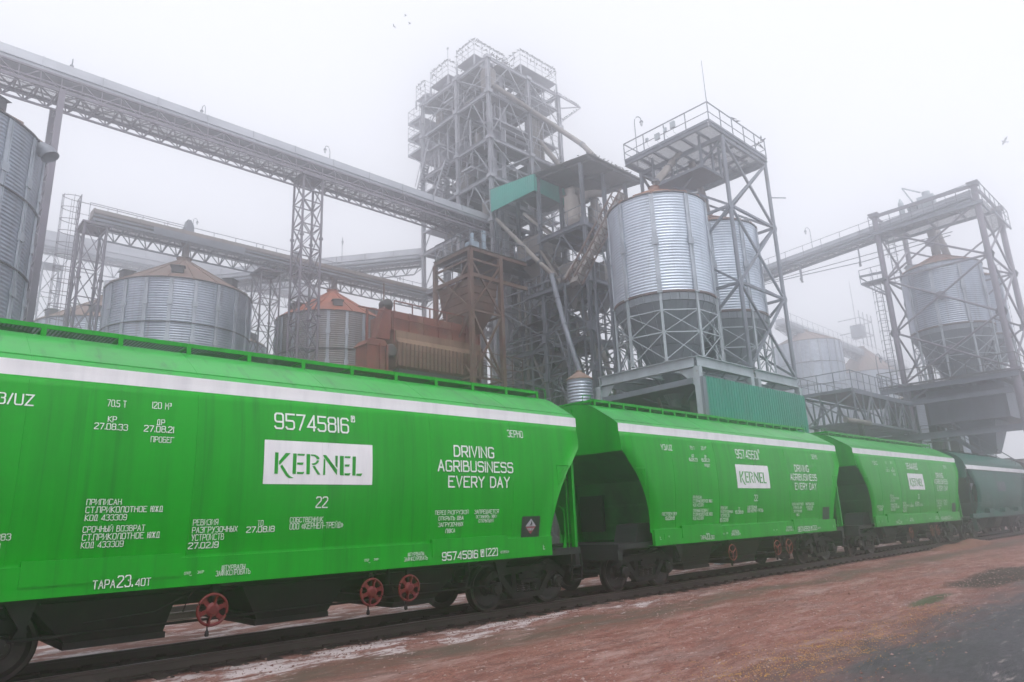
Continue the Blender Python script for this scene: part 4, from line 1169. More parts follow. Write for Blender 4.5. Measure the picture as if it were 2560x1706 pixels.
t = thing('braced_silo_tower', 'tall braced tower rising round the hopper silo to the railed high deck', 'steel tower', (34.3, 19.2, 8.75))
TX0, TX1, TY0, TY1, ZT = 31.95, 36.75, 16.5, 21.9, 21.75
for x in (TX0, TX1):
    for y in (TY0, TY1):
        mb = MB(); mb.tube([(x, y, 8.76), (x, y, ZT)], .11, 10); mb.box(x-.2, x+.2, y-.2, y+.2, 8.752, 8.8); part(t, 'column', mb, G['steel'])
mb = MB()
ZL = [8.85, 13.3, 17.6, 21.6]
for p, q in (((TX0, TY0), (TX1, TY0)), ((TX1, TY0), (TX1, TY1)), ((TX0, TY1), (TX1, TY1)), ((TX0, TY0), (TX0, TY1))):
    braces_face(mb, p, q, ZL, .12)
for z in ZL[1:3]:
    for x in (TX0, TX1):
        mb.plate((x, TY0-.05, z), .26, 6, .03)
mb.beam((TX1, TY0, 19.5), (TX1+1.0, TY0-.5, 19.6), .05)
part(t, 'bracing', mb, G['steel'])

t = thing('silo_top_deck', 'high railed deck over the hopper silos with a hanging lower platform', 'deck', (33.7, 19.2, 21.76))
DX0, DX1, DY0, DY1 = 30.59, 36.85, 16.4, 22.0
mb = MB(); mb.box(DX0+.05, DX1-.05, DY0+.05, DY1-.05, 21.98, 22.02)
part(t, 'deck_plate', mb, G['grating'])
mb = MB()
for y in (DY0, DY1): mb.ibeam((DX0, y, 21.88), (DX1, y, 21.88), .12, .24, .02)
for x in (DX0, DX1): mb.ibeam((x, DY0+.08, 21.88), (x, DY1-.08, 21.88), .12, .24, .02)
for k in range(1, 6): mb.beam((DX0+.1, DY0+(DY1-DY0)*k/6, 21.90), (DX1-.1, DY0+(DY1-DY0)*k/6, 21.90), .09, .16)
for k in range(1, 4): mb.beam((DX0+(DX1-DX0)*k/4, DY0+.1, 21.84), (DX0+(DX1-DX0)*k/4, DY1-.1, 21.84), .10, .14)
part(t, 'deck_beam', mb, G['steel'])
mb = MB(); z = 22.03
for a, b in (((DX0, DY0), (DX1, DY0)), ((DX1, DY0), (DX1, DY1)), ((DX1, DY1), (DX0, DY1)), ((DX0, DY1), (DX0, DY0))): mb.railing((*a, z), (*b, z), 1.15, 1.25, .024, 1, True)
part(t, 'railing', mb, G['steel'])
mb = MB(); mb.box(31.3, 33.3, 17.5, 20.6, 20.05, 20.10)
for y in (17.5, 20.6): mb.beam((31.3, y, 20.12), (33.3, y, 20.12), .07, .16)
for x in (31.3, 33.3): mb.beam((x, 17.55, 20.12), (x, 20.55, 20.12), .07, .16)
for x, y in ((31.3, 17.5), (33.3, 17.5), (31.3, 20.6), (33.3, 20.6), (32.5, 17.5)): mb.beam((x, y, 20.0), (x, y, 21.9), .14, .10)
mb.railing((31.3, 17.5, 20.14), (31.3, 20.6, 20.14), 1.0, 1.4, .02); mb.beam((33.4, 18.8, 20.2), (35.6, 17.0, 21.7), .10); mb.beam((33.4, 20, 20.2), (35.8, 20.5, 21.7), .10)
part(t, 'hanging_platform', mb, G['steel'])
mb = MB(); mb.tube([(DX0, DY0, 22.0), (DX0-.03, DY0, 25.7)], [.03, .014], 6)
part(t, 'lightning_rod', mb, G['steel'])
for y, z, s in ((20.3, 22.55, .16), (19.6, 22.35, .30), (19.05, 22.6, .18), (18.55, 22.6, .30)):
    mb = MB(); mb.box(DX0-.14, DX0-.03, y-s/2, y+s/2, z, z+s*1.25); mb.tube([(DX0-.1, y, z), (DX0-.12, y-.05, z-.3), (DX0-.05, y-.2, z-.5)], .012, 5)
    part(t, 'electric_box', mb, G['steel_lt'])
def pipe_thing(name, pts, r, m, label, cat='chute pipe', flange=1.6, grp=None):
    pts = [V(p) for p in pts]
    t = thing(name, label, cat, pts[-1], grp)
    mb = MB(); mb.tube(pts, r, 16); part(t, 'pipe', mb, m, True)
    mb = MB()
    for a, b in zip(pts, pts[1:]):
        n = max(1, int((b-a).length/flange)); d = (b-a).normalized()
        for k in range(n+1):
            c = a.lerp(b, (k+.02)/(n+.04)); mb.tube([c-d*.025, c+d*.025], r*1.16, 16)
    part(t, 'flange', mb, G['steel'])
    return t
pipe_thing('spout_pipe', [(32.15, 19.3, 21.9), (29.45, 19.3, 19.25), (29.2, 19.3, 18.5)], .20, G['duct'], 'dusty spout pipe bending down onto the front hopper silo')
pipe_thing('spout_pipe', [(33.3, 19.3, 21.9), (34.35, 19.3, 19.6), (34.5, 19.3, 18.5)], .20, G['duct'], 'dusty spout pipe dropping from the high deck to the hopper silo inside the tower')

# shed with teal cladding beneath the silos
t = thing('loading_shed', 'open loading shed under the hopper silos with teal ribbed cladding', 'shed', (32, 19.4, -.25))
mb = MB(); poly = []; x = 27.2; k = 0
while x < 37.05:
    poly.append((x, 16.26 if k % 4 in (1, 2) else 16.30)); x += .045 if k % 2 == 0 else .075; k += 1
poly2 = poly+[(p[0], p[1]+.012) for p in poly[::-1]]
n = len(poly)
vs = [(p[0], p[1], z) for z in (2.2, 7.80) for p in poly]
mb.add(vs, [(i, i+1, i+1+n, i+n) for i in range(n-1)])
part(t, 'cladding_wall', mb, G['clad'])
mb = MB(); mb.box(27.15, 37.1, 16.42, 22.2, 7.60, 7.64); mb.box(27.15, 37.1, 22.2, 22.25, -.2, 7.6); mb.box(37.0, 37.05, 16.42, 22.2, -.2, 7.6)
part(t, 'roof', mb, G['steel_dk'])
mb = MB()
for k in range(60): mb.beam((27.3+k*.165, 16.34, 7.80), (27.3+k*.165, 16.5, 7.82+random.uniform(0, .08)), .1, .04)
part(t, 'roof_edge', mb, G['deckmat'])
mb = MB(); mb.box(26.9, 27.16, 16.22, 16.36, -.2, 7.75)
part(t, 'corner_post', mb, G['steel'])
mb = MB(); mb.tube([(30.6, 19.0, 7.4), (30.6, 19.0, 5.8), (30.3, 18.8, 5.0)], .30, 12); mb.box(29.3, 29.8, 18.3, 18.8, 5.9, 6.5); mb.box(30.2, 31.2, 18.6, 19.4, 4.4, 5.3); mb.beam((28.7, 19.9, 7.5), (29.3, 19.7, 5.5), .12); mb.box(28.9, 28.95, 19.4, 20.1, 5.6, 6.4)
mb.tube([(29.5, 18, 7.3), (29.6, 18.1, 6.7), (30, 18.3, 6.45), (30.4, 18.4, 6.7), (30.5, 18.5, 7.2)], .03, 6); mb.beam((28.4, 17.6, 5.2), (28.4, 17.6, 5.9), .10); mb.beam((28.4, 17.6, 5.9), (29.6, 17.7, 5.9), .05)
part(t, 'machinery', mb, G['duct'])
# small corrugated bin with a chute
t = thing('small_bin', 'small corrugated bin with dusty cone roof, seen between the first two wagons', 'bin', (25.3, 22, -.25))
w = corr_wall(.62, 3.6, 8.38, n=36); w.v = [(p[0]+25.3, p[1]+22, p[2]) for p in w.v]; part(t, 'wall', w, G['galv'], True)
mb = MB().lathe([(.68, 8.36), (.66, 8.42), (.14, 8.78), (.14, 8.86)], 24, (25.3, 22)); part(t, 'roof', mb, G['cone_dull'])
for dx, dy in ((-.5, -.4), (.5, -.4), (-.5, .4), (.5, .4)): part(t, 'leg', MB().box(25.25+dx, 25.35+dx, 21.95+dy, 22.05+dy, -.25, 3.6), G['steel'])
pipe_thing('chute_pipe', [(28.02, 26, 15.6), (27.0, 24.3, 12.0), (25.4, 22.05, 8.8)], .14, G['steel'], 'dusty chute pipe slanting down into the small corrugated bin')

# ------------------------------------------------------------------ conveyor galleries
def gallery(label, a, b, w=1.3, hz=.95, depth=.95, pitch=.9, housing='conv', steel='steel', rails=(1, 1), name='conveyor_gallery', grp='conveyor galleries', hy=0., st=0., rail_h=1.5):
    """a, b: floor centre points. Floor of grating, sheet housing over the belt, triangular truss below, hand rails."""
    a = V(a); b = V(b); L = (b-a).length; d = (b-a).normalized(); s = V((-d.y, d.x, 0)).normalized(); z = V((0, 0, 1))
    t = thing(name, label, 'conveyor', (a+b)/2, grp)
    mb = MB(); h0 = max(.26, st)
    sec = [(-.50, h0), (-.50, h0+hz*.35), (-.56, h0+hz*.36), (-.56, h0+hz*.42), (-.48, h0+hz*.43), (-.40, h0+hz), (.40, h0+hz), (.50, h0+hz*.4), (.50, h0)]
    n = len(sec); vs = [p+s*(q[0]*w/1.3+hy)+z*q[1] for p in (a, b) for q in sec]
    mb.add(vs, [(i, (i+1) % n, (i+1) % n+n, i+n) for i in range(n)]+[tuple(range(n)), tuple(range(2*n-1, n-1, -1))])
    k = int(L/2.5)
    for i in range(k+1):
        p = a+d*(.06+(L-.12)*i/max(1, k)); 
        for sg in (-1, 1): mb.beam(p+s*sg*(.53*w/1.3)+z*h0, p+s*sg*(.47*w/1.3)+z*(h0+hz*.98), .05)
    part(t, 'housing', mb, G[housing])
    mb = MB()
    mb.add([a-s*w*.5, b-s*w*.5, b+s*w*.5, a+s*w*.5, a-s*w*.5+z*.03, b-s*w*.5+z*.03, b+s*w*.5+z*.03, a+s*w*.5+z*.03], [(0, 1, 2, 3), (7, 6, 5, 4), (0, 4, 5, 1), (3, 2, 6, 7)])
    part(t, 'floor', mb, G['grating'])
    mb = MB()
    for sg in (-1, 1):
        mb.beam(a+s*sg*w*.5, b+s*sg*w*.5, .08, .16); mb.beam(a+s*sg*w*.5+z*.26, b+s*sg*w*.5+z*.26, .05, .08)
        mb.beam(a+s*sg*w*.46-z*.16, b+s*sg*w*.46-z*.16, .03, .05)
    n = max(4, int(round(L/pitch))); n += n % 2
    if st:      # open side trusses between floor and belt housing
        for sg in (-1, 1):
            o = s*sg*w*.5
            mb.beam(a+o+z*st, b+o+z*st, .10, .10)
            for i in range(n):
                p = a+d*L*i/n+o; q = a+d*L*(i+1)/n+o
                mb.beam(p, p+z*st, .045)
                mb.beam(p+z*(st if i % 2 else 0), q+z*(0 if i % 2 else st), .045)
    lo = a-z*depth+d*pitch*.8; hi = b-z*depth-d*pitch*.8
    mb.beam(lo, hi, .09)
    for i in range(n+1):
        p = a+d*L*i/n
        mb.beam(p-s*w*.5, p+s*w*.5, .06)
        if i < n:
            q = a+d*L*(i+1)/n
            sg = 1 if i % 2 else -1
            mb.beam(p-s*sg*w*.5, q+s*sg*w*.5, .045)
            m = (p+q)/2-z*depth
            if 0 < i < n-1:
                for sg in (-1, 1): mb.beam(p+s*sg*w*.5, m, .055); mb.beam(q+s*sg*w*.5, m, .055)
    mb.beam(a-s*w*.5, lo, .06); mb.beam(a+s*w*.5, lo, .06); mb.beam(b-s*w*.5, hi, .06); mb.beam(b+s*w*.5, hi, .06)
    part(t, 'truss', mb, G[steel])
    for i, sg in enumerate((-1, 1)):
        if rails[i]:
            mb = MB(); mb.railing(a+s*sg*(w*.5+.05)+z*.05, b+s*sg*(w*.5+.05)+z*.05, rail_h, 1.5, .017, 1)
            part(t, 'railing', mb, G[steel])
    return t
gallery('long high conveyor gallery on a lattice mast, running into the foggy elevator tower', (-4, 37.1, 23.12), (32.9, 37.1, 23.05), 1.25, .90, .76, .9, 'conv', 'mauve', (0, 1), st=.76, rail_h=1.72)
gallery('lower dusty conveyor gallery passing over the two large silos', (8.3, 45, 20.15), (33.6, 45, 20.12), 1.3, .52, .98, .92, 'conv_dust', 'steel', (0, 1), rail_h=1.5)
gallery('pale hazy conveyor gallery rising toward the back of the foggy tower', (14.0, 66.0, 22.3), (34.2, 46.9, 24.2), 1.4, 1.0, 1.0, 1.1, 'conv', 'steel', (0, 1))
gallery('pale conveyor gallery behind the ladder tower, fading in the haze', (2.0, 78, 29.5), (40, 78, 30.0), 1.6, 1.7, 1.6, 1.6, 'conv', 'steel', (0, 1))
gallery('sloping conveyor gallery reaching the top of the loading tower', (55.35, 36, 20.9), (55.35, 10.3, 22.45), 1.3, .62, .35, .95, 'conv', 'steel', (1, 1), rail_h=1.2)
# lamps and boxes
def lamp_mesh():
    mb = MB(); mb.tube([(0, 0, 0), (0, 0, 1.75), (.03, 0, 1.95), (.12, 0, 2.08), (.24, 0, 2.10), (.34, 0, 2.02), (.37, 0, 1.88)], .022, 6)
    mb2 = MB(); mb2.lathe([(.02, 1.90), (.05, 1.88), (.10, 1.80), (.10, 1.77), (.0, 1.77)], 10, (.37, 0))
    mb3 = MB(); mb3.lathe([(.06, 1.77), (.07, 1.66), (.04, 1.56), (0, 1.55)], 10, (.37, 0))
    return mb.data('pole', G['steel']), mb2.data('lamp_shade', G['steel']), mb3.data('glass', G['lampglass'])
LM = lamp_mesh()
def lamp(x, y, z, label, s=1., rot=0.):
    t = thing('hook_lamp', label, 'lamp', (x, y, z), 'hook-necked yard lamps')
    for nme, me in zip(('pole', 'lamp_shade', 'glass'), LM): ref(t, nme, me)
    t.rotation_euler.z = rot; t.scale = (s, s, s)
for q in ((5.3, 37.8, 24.0, 'lamp on the long conveyor beside its twin-post support', .95, 1.5), (12.0, 37.8, 24.0, 'lamp on the long conveyor midway between its two supports', .98, 1.8),
          (20.0, 37.8, 24.0, 'lamp on the long conveyor beside the square box on its rail', 1.05, 3.3), (14.3, 45.6, 20.8, 'lamp beside the motor on the lower dusty conveyor', .75, .2),
          (31.2, 45.7, 20.2, 'lamp near the tower end of the lower dusty conveyor', .85, 3.1), (30.3, 20.9, 22.05, 'lamp at the corner of the high railed deck', 1.1, -.7),
          (55.4, 21.9, 22.3, 'lamp standing on the sloping conveyor to the loading tower', 1.1, 2.5), (54.4, 18.2, 10.3, 'lamp on the low railed platform of the loading tower', 1.25, -.4),
          (28.6, 51.3, 24.4, 'lamp on the pale rising conveyor, close to the foggy tower', 1.1, 1.), (23.6, 56.3, 24, 'lamp on the pale rising conveyor, next to a small box', 1.1, 1.), (30.9, 24.6, 18.7, 'lamp between the teal canopy and the high railed deck', 1.0, 0.)):
    lamp(*q)
mb = MB(); mb.box(18.5, 18.95, 37.6, 37.9, 24.55, 25.2); mb.box(18.7, 18.75, 37.7, 37.8, 24.3, 24.55)
single('switch_box', mb, G['steel'], 'square box on the rail of the long conveyor above the lattice mast', 'box')
mb = MB(); mb.box(25.6, 26.1, 54.0, 54.3, 24.9, 25.5)
single('switch_box', mb, G['steel'], 'small box on the rail of the pale rising conveyor', 'box')

# ------------------------------------------------------------------ supports of the galleries
def lattice_mast(name, label, x, y, z1, w, n, chord, r, m, wy=None, z0=-.25, grp='lattice support masts'):
    t = thing(name, label, 'lattice mast', (x, y, z0), grp); wy = wy or w
    for dx in (-w/2, w/2):
        for dy in (-wy/2, wy/2):
            mb = MB(); mb.tube([(x+dx, y+dy, z0), (x+dx, y+dy, z1)], chord, 8)
            for q in (.62, .83): mb.tube([(x+dx, y+dy, z0+(z1-z0)*q-.05), (x+dx, y+dy, z0+(z1-z0)*q+.05)], chord*1.9, 8)
            part(t, 'column', mb, m)
    mb = MB(); mb.lattice((x, y, z0), (x, y, z1-.1), w, n, r, wy)
    part(t, 'bracing', mb, m)
    mb = MB(); mb.box(x-w/2-.15, x+w/2+.15, y-wy/2-.15, y+wy/2+.15, z1-.02, z1+.10); part(t, 'cap', mb, m)
    return t
lattice_mast('lattice_mast', 'tall lattice mast under the long conveyor, in front of the red-roofed silo', 18.25, 37.1, 22.9, 1.25, 15, .075, .05, G['mauve'], 1.25)
lattice_mast('lattice_mast', 'shorter lattice mast under the lower conveyor, between the two large silos', 19.25, 45, 19.3, 1.35, 10, .06, .045, G['mauve'], 1.5)
lattice_mast('lattice_mast', 'hazy lattice mast of the far pale conveyor, behind the brown-roofed silo', 11.5, 78, 28, 1.6, 10, .08, .06, G['steel'], 1.6)
t = thing('twin_post_support', 'pair of thick tied posts under the long conveyor beside the cut-off silo', 'support', (4.8, 37.1, -.25), 'lattice support masts')
for y in (36.1, 38.2):
    mb = MB(); mb.box(4.80-.13, 4.80+.13, y-.10, y+.10, -.25, 22.95); part(t, 'column', mb, G['mauve'])
mb = MB(); z = 0
while z < 22: mb.beam((4.8, 36.2, z), (4.8, 38.1, z+.9), .05); mb.beam((4.8, 36.2, z+.9), (4.8, 38.1, z+.9), .05); z += .9
part(t, 'bracing', mb, G['mauve'])
t = lattice_mast('ladder_tower', 'lattice tower with a caged ladder at the end of the lower dusty conveyor', 8.45, 45, 19.75, 1.15, 9, .075, .045, G['mauve'], 1.6)
mb = MB(); lx, ly = 7.55, 44.6
for s in (-.22, .22): mb.beam((lx, ly+s, 2), (lx, ly+s, 21.3), .05)
z = 2.2
while z < 21.2: mb.beam((lx, ly-.22, z), (lx, ly+.22, z), .03); z += .33
z = 5.0
cage = [(lx-.85*math.sin(k*math.pi/8)*1.05, ly-.42*math.cos(k*math.pi/8)) for k in range(9)]
while z < 21.4:
    mb.tube([(p[0], p[1], z) for p in cage], .022, 5); z += .74
for k in (1, 3, 5, 7, 4): mb.beam((*cage[k], 5.0), (*cage[k], 21.35), .022)
for z in (8, 12, 16, 19): mb.beam((lx, ly, z), (7.9, ly, z), .05)
part(t, 'ladder_cage', mb, G['mauve'])
mb = MB(); mb.railing((7.6, 45.6, 20.05), (14.2, 45.6, 20.0), 1.5, 1.5, .018); mb.railing((7.6, 44.5, 20.05), (7.6, 45.6, 20.05), 1.5, 1.0, .02)
part(t, 'railing', mb, G['mauve'])
# drives and drop pipes above the two silos
for x, lab in ((13.8, 'drop pipe with drive housing over the dull brown silo roof'), (24.5, 'short drop pipe onto the red-brown silo roof')):
    t = thing('drop_pipe', lab, 'drop pipe', (x, 45, 18.9), 'drop pipes onto the silos')
    mb = MB(); mb.tube([(x, 45, 20.2), (x, 45, 19.9), (x, 45, 19.0), (x, 45, 18.95)], [.34, .22, .22, .32], 14); part(t, 'pipe', mb, G['conv_dust'])
    if x < 20:
        mb = MB(); mb.prism([(x-.5, 20.5), (x+.35, 20.5), (x+.30, 21.35), (x+.1, 21.75), (x-.12, 21.75), (x-.2, 21.2), (x-.5, 20.95)], 44.7, 45.3); part(t, 'drive_housing', mb, G['steel'])
        mb = MB(); mb.box(11.6, 17.4, 44.3, 44.42, 20.15, 20.55); part(t, 'side_plate', mb, G['steel'])

# ------------------------------------------------------------------ elevator tower in the fog
t = thing('elevator_tower', 'huge open steel elevator tower fading upward into the fog', 'tower', (36.8, 40.5, -.25))
EX, EY = (32.64, 37.15, 40.9), (36.0, 40.0, 44.8)
EZ = [-.25, 6, 11.5, 17.2, 20.6, 24.1, 27.8, 31.1, 35.2, 38.35]
for i, x in enumerate(EX):
    for j, y in enumerate(EY):
        if (i, j) == (1, 1): continue
        mb = MB(); mb.ibeam((x, y, 0), (x, y, 0), .1, .1) if False else None
        mb.box(x-.15, x+.15, y-.022, y+.022, -.25, 38.4); mb.box(x-.15, x-.12, y-.13, y+.13, -.25, 38.42); mb.box(x+.12, x+.15, y-.13, y+.13, -.25, 38.41)
        for z in EZ[4:]: mb.box(x-.26, x+.26, y-.24, y+.24, z-.30, z-.02)
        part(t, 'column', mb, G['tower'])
mb = MB(); mbd = MB()
for k, z in enumerate(EZ[1:]):
    for y in EY: mb.ibeam((EX[0]+.2, y, z-.16), (EX[2]-.2, y, z-.16), .16, .28, .025)
    for x in EX: mb.ibeam((x, EY[0]+.2, z-.17), (x, EY[2]-.2, z-.17), .19, .33, .025)
    if z > 16:
        for yy in (37.3, 38.6, 41.6, 43.2): mb.beam((EX[0], yy, z-.10), (EX[2], yy, z-.10), .10, .16)
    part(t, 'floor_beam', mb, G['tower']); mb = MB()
for k, z in enumerate(EZ[4:]):
    mb = MB()      # plates leave irregular wells for the machinery
    for i in range(6):
        for j in range(6):
            if random.random() < (.90 if z > 26 else .72): mb.box(32.7+i*1.36, 32.7+i*1.36+1.345, 36.1+j*1.44, 36.1+j*1.44+1.43, z, z+.03)
    part(t, 'deck', mb, G['deckmat'])
mb = MB()
for p, q in (((EX[0], EY[0]), (EX[1], EY[0])), ((EX[1], EY[0]), (EX[2], EY[0])), ((EX[0], EY[0]), (EX[0], EY[1])), ((EX[0], EY[1]), (EX[0], EY[2])), ((EX[0], EY[2]), (EX[2], EY[2])), ((EX[2], EY[0]), (EX[2], EY[2]))):
    for za, zb in zip(EZ, EZ[1:]):
        if random.random() < .92: braces_face(mb, p, q, [za+.05, zb-.2], .065, 'x' if random.random() < .6 else 'k')
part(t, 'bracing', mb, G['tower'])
mb = MB()
for z in (27.83, 31.13, 35.23):
    for a, b in (((32.45, 35.85), (41.0, 35.85)), ((32.45, 35.85), (32.45, 44.9))): mb.railing((*a, z), (*b, z), 1.05, 1.5, .022)
for z in (20.63, 24.13): mb.railing((32.45, 35.85, z), (40.9, 35.85, z), 1.05, 1.5, .022)
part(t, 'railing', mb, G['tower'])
mb = MB(); rq = random.Random(4)      # catwalks half a storey up, each with its own hand rail
for z, x0, x1, y0, y1 in ((29.4, 32.5, 36.6, 38.2, 39.4), (33.1, 33.4, 40.8, 36.2, 37.2), (36.8, 32.5, 37, 40.3, 41.6), (33.2, 32.45, 36, 42.2, 43.8), (29.5, 32.45, 35, 43.2, 44.9), (36.9, 37.3, 41.0, 36.1, 37.6), (26.0, 33, 40.6, 36.2, 37.3), (22.4, 32.6, 36.5, 41, 42.5), (25.9, 32.5, 35, 42.6, 44.7)):
    mb.box(x0, x1, y0, y1, z-.04, z); mb.beam((x0, y0, z-.1), (x1, y0, z-.1), .06, .14); mb.beam((x0, y0, z-.1), (x0, y1, z-.1), .06, .14)
    mb.railing((x0, y0, z), (x1, y0, z), 1.05, .9, .016); mb.railing((x0, y0, z), (x0, y1, z), 1.05, .9, .016)
    for q in range(3): xx = rq.uniform(x0, x1); mb.beam((xx, y0+.1, z), (xx, y0+.1, z+rq.uniform(1.5, 2.0)), .07)
    part(t, 'catwalk', mb, G['tower']); mb = MB()
mb = MB()
for k in range(26):
    x = rq.uniform(32.9, 40.6); y = rq.choice((36.2, 36.5, 37, 39.5, 41, 44)); z = rq.uniform(18, 34); part(t, 'service_pipe', MB().tube([(x, y, z), (x, y, z+rq.uniform(2.5, 7))], rq.choice((.05, .07, .10)), 6), G['tower'])
for k in range(14):
    y = rq.uniform(36.5, 44.5); x = rq.choice((32.8, 33.1, 34)); z = rq.uniform(18, 34); part(t, 'service_pipe', MB().tube([(x, y, z), (x, y, z+rq.uniform(2.5, 6))], rq.choice((.05, .07, .10)), 6), G['tower'])
# tall elevator legs (pairs of square trunks) and ducts inside
for x, y, z0, z1, w in ((34.2, 37.4, 0, 38.2, .46), (35.2, 37.4, 0, 38.2, .46), (38.2, 37.2, 0, 39.6, .42), (38.9, 37.2, 0, 39.6, .42), (39.7, 38.6, 0, 37, .5), (36.2, 39.2, 0, 38, .5), (34.0, 41.4, 0, 40, .5), (35.0, 41.4, 0, 40, .5), (37.0, 42.6, 0, 36, .55), (38.2, 42.6, 0, 36, .55), (34.3, 43.6, 8, 37, .4), (39.3, 41.0, 0, 33, .5), (37.63, 40, 0, 24, .55), (38.8, 40, 0, 24, .55), (40, 40, 0, 24, .55), (41.1, 40.2, 0, 22, .6)):
    mb = MB(); mb.box(x-w/2, x+w/2, y-w*.36, y+w*.36, z0-.2, z1)
    z = z0+1.5
    while z < z1: mb.box(x-w/2-.03, x+w/2+.03, y-w*.36-.03, y+w*.36+.03, z, z+.06); z += 2.4
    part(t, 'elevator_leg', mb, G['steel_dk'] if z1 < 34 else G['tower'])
mb = MB(); rr = random.Random(11)
for k in range(26):      # ducts and machinery on the floors
    z = rr.choice(EZ[4:-1]); x = rr.uniform(33.2, 40); y = rr.uniform(36.8, 44); s = rr.uniform(.3, .7); h = rr.uniform(.8, 2.2)
    if rr.random() < .5: mb.box(x-s, x+s, y-s, y+s, z+.04, z+h)
    else: mb.lathe([(s, z+.9), (s, z+h+.9), (s*.4, z+h+1.3)], 14, (x, y)); mb.lathe([(s, z+.9), (.12, z+.04)], 14, (x, y))
    part(t, 'machine', mb, G['duct']); mb = MB()
mb = MB()
for x in (37.75, 38.2, 38.65, 39.1): mb.tube([(x, 36.5, 31.4), (x, 36.5, 34.9)], .16, 10)
for k in range(5): mb.box(37.55+k*.17, 37.67+k*.17, 36.3, 36.36, 31.2, 34.9)
part(t, 'dust_tubes', mb, G['duct'])
for k in range(12):
    a = V((rr.uniform(33, 40), rr.uniform(36.6, 44), rr.choice(EZ[5:]))); b = V((rr.uniform(33, 40.5), rr.uniform(36.6, 44), a.z-rr.uniform(3, 6)))
    mb = MB(); mb.tube([a, b], .16, 10); part(t, 'inner_chute', mb, G['steel'], True)
# head balconies
for (x0, x1, y0, y1, zd) in ((32.64, 36.1, 37.6, 39.9, 39.45), (36.4, 40.8, 36.0, 39.2, 39.35), (32.64, 35.4, 41.1, 43.6, 39.45), (32.64, 34.6, 44.4, 45.8, 39.2)):
    mb = MB(); mb.box(x0, x1, y0, y1, zd-.05, zd)
    for q in ((x0, y0), (x1, y0), (x0, y1), (x1, y1)): mb.beam((*q, 38.3), (*q, zd-.05), .12)
    mb.lathe([(.75, zd-.9), (.75, zd+.35), (.2, zd+.6)], 14, ((x0+x1)/2, (y0+y1)/2))
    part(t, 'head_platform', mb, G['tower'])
    mb = MB()
    for a, b in (((x0, y0), (x1, y0)), ((x1, y0), (x1, y1)), ((x1, y1), (x0, y1)), ((x0, y1), (x0, y0))): mb.railing((*a, zd), (*b, zd), 1.35, .85, .02, 2)
    part(t, 'railing', mb, G['tower'])
mb = MB(); mb.tube([(32.64, 41.1, 39.4), (32.64, 41.1, 42.0)], .03, 6); mb.box(32.6, 32.7, 41.0, 41.2, 41.9, 42.05); part(t, 'lightning_rod', mb, G['tower'])
# stacked balconies on the far left side and the slanting ladder
for zd in (34.0, 35.6, 37.2):
    mb = MB(); mb.box(32.4, 36.5, 44.95, 46.7, zd-.06, zd); mb.beam((32.4, 46.7, zd-.1), (36.5, 46.7, zd-.1), .1, .2); mb.beam((32.4, 44.95, zd-.1), (32.4, 46.7, zd-.1), .1, .2); mb.beam((32.4, 46.6, zd-.1), (32.5, 44.9, zd-1.5), .09)
    mb.railing((32.4, 44.95, zd), (32.4, 46.7, zd), 1.1, .9, .02); mb.railing((32.4, 46.7, zd), (36.5, 46.7, zd), 1.1, 1.0, .02)
    part(t, 'side_balcony', mb, G['tower'])
mb = MB(); mb.stairs((32.45, 45.2, 29.4), (32.45, 43.3, 33.9), .6, (1, 0, 0)); mb.beam((32.2, 45.4, 30.3), (32.2, 43.4, 34.9), .04)
mb.stairs((32.45, 43.0, 27.8), (32.45, 41, 31.1), .6, (1, 0, 0)); part(t, 'stair', mb, G['tower'])
mb = MB(); mb.beam((40.95, 36, 38.3), (43.9, 36.0, 38.25), .12); mb.beam((40.95, 36, 35.5), (43.9, 36.0, 38.2), .10); mb.beam((40.95, 39, 38.3), (43.9, 36.0, 38.3), .08)
part(t, 'hoist_boom', mb, G['tower'])
pipe_thing('long_chute', [(32.9, 35.75, 35.6), (37.0, 35.6, 34.9), (39.2, 32.2, 31.0), (38.2, 28.7, 26.5)], .20, G['duct'], 'long pale chute slanting from the tower front down behind the canopy roof', flange=3, grp='slanting chutes of the tower')
pipe_thing('long_chute', [(38.6, 36.4, 33.0), (39.5, 33.5, 28.2), (38.5, 30.5, 26.6)], .22, G['duct'], 'thick chute bending from the tower behind the canopy roof', flange=2.2, grp='slanting chutes of the tower')
pipe_thing('long_chute', [(32.3, 35.2, 23.6), (29.22, 28.0, 17.2), (28.9, 26.6, 15.9)], .15, G['duct'], 'pale chute slanting across the front of the canopy columns', flange=2.6, grp='slanting chutes of the tower')
pipe_thing('long_chute', [(30.4, 26.0, 17.0), (28.9, 25.8, 15.4)], .18, G['duct'], 'short chute sloping up beside the canopy column', flange=1.3, grp='slanting chutes of the tower')

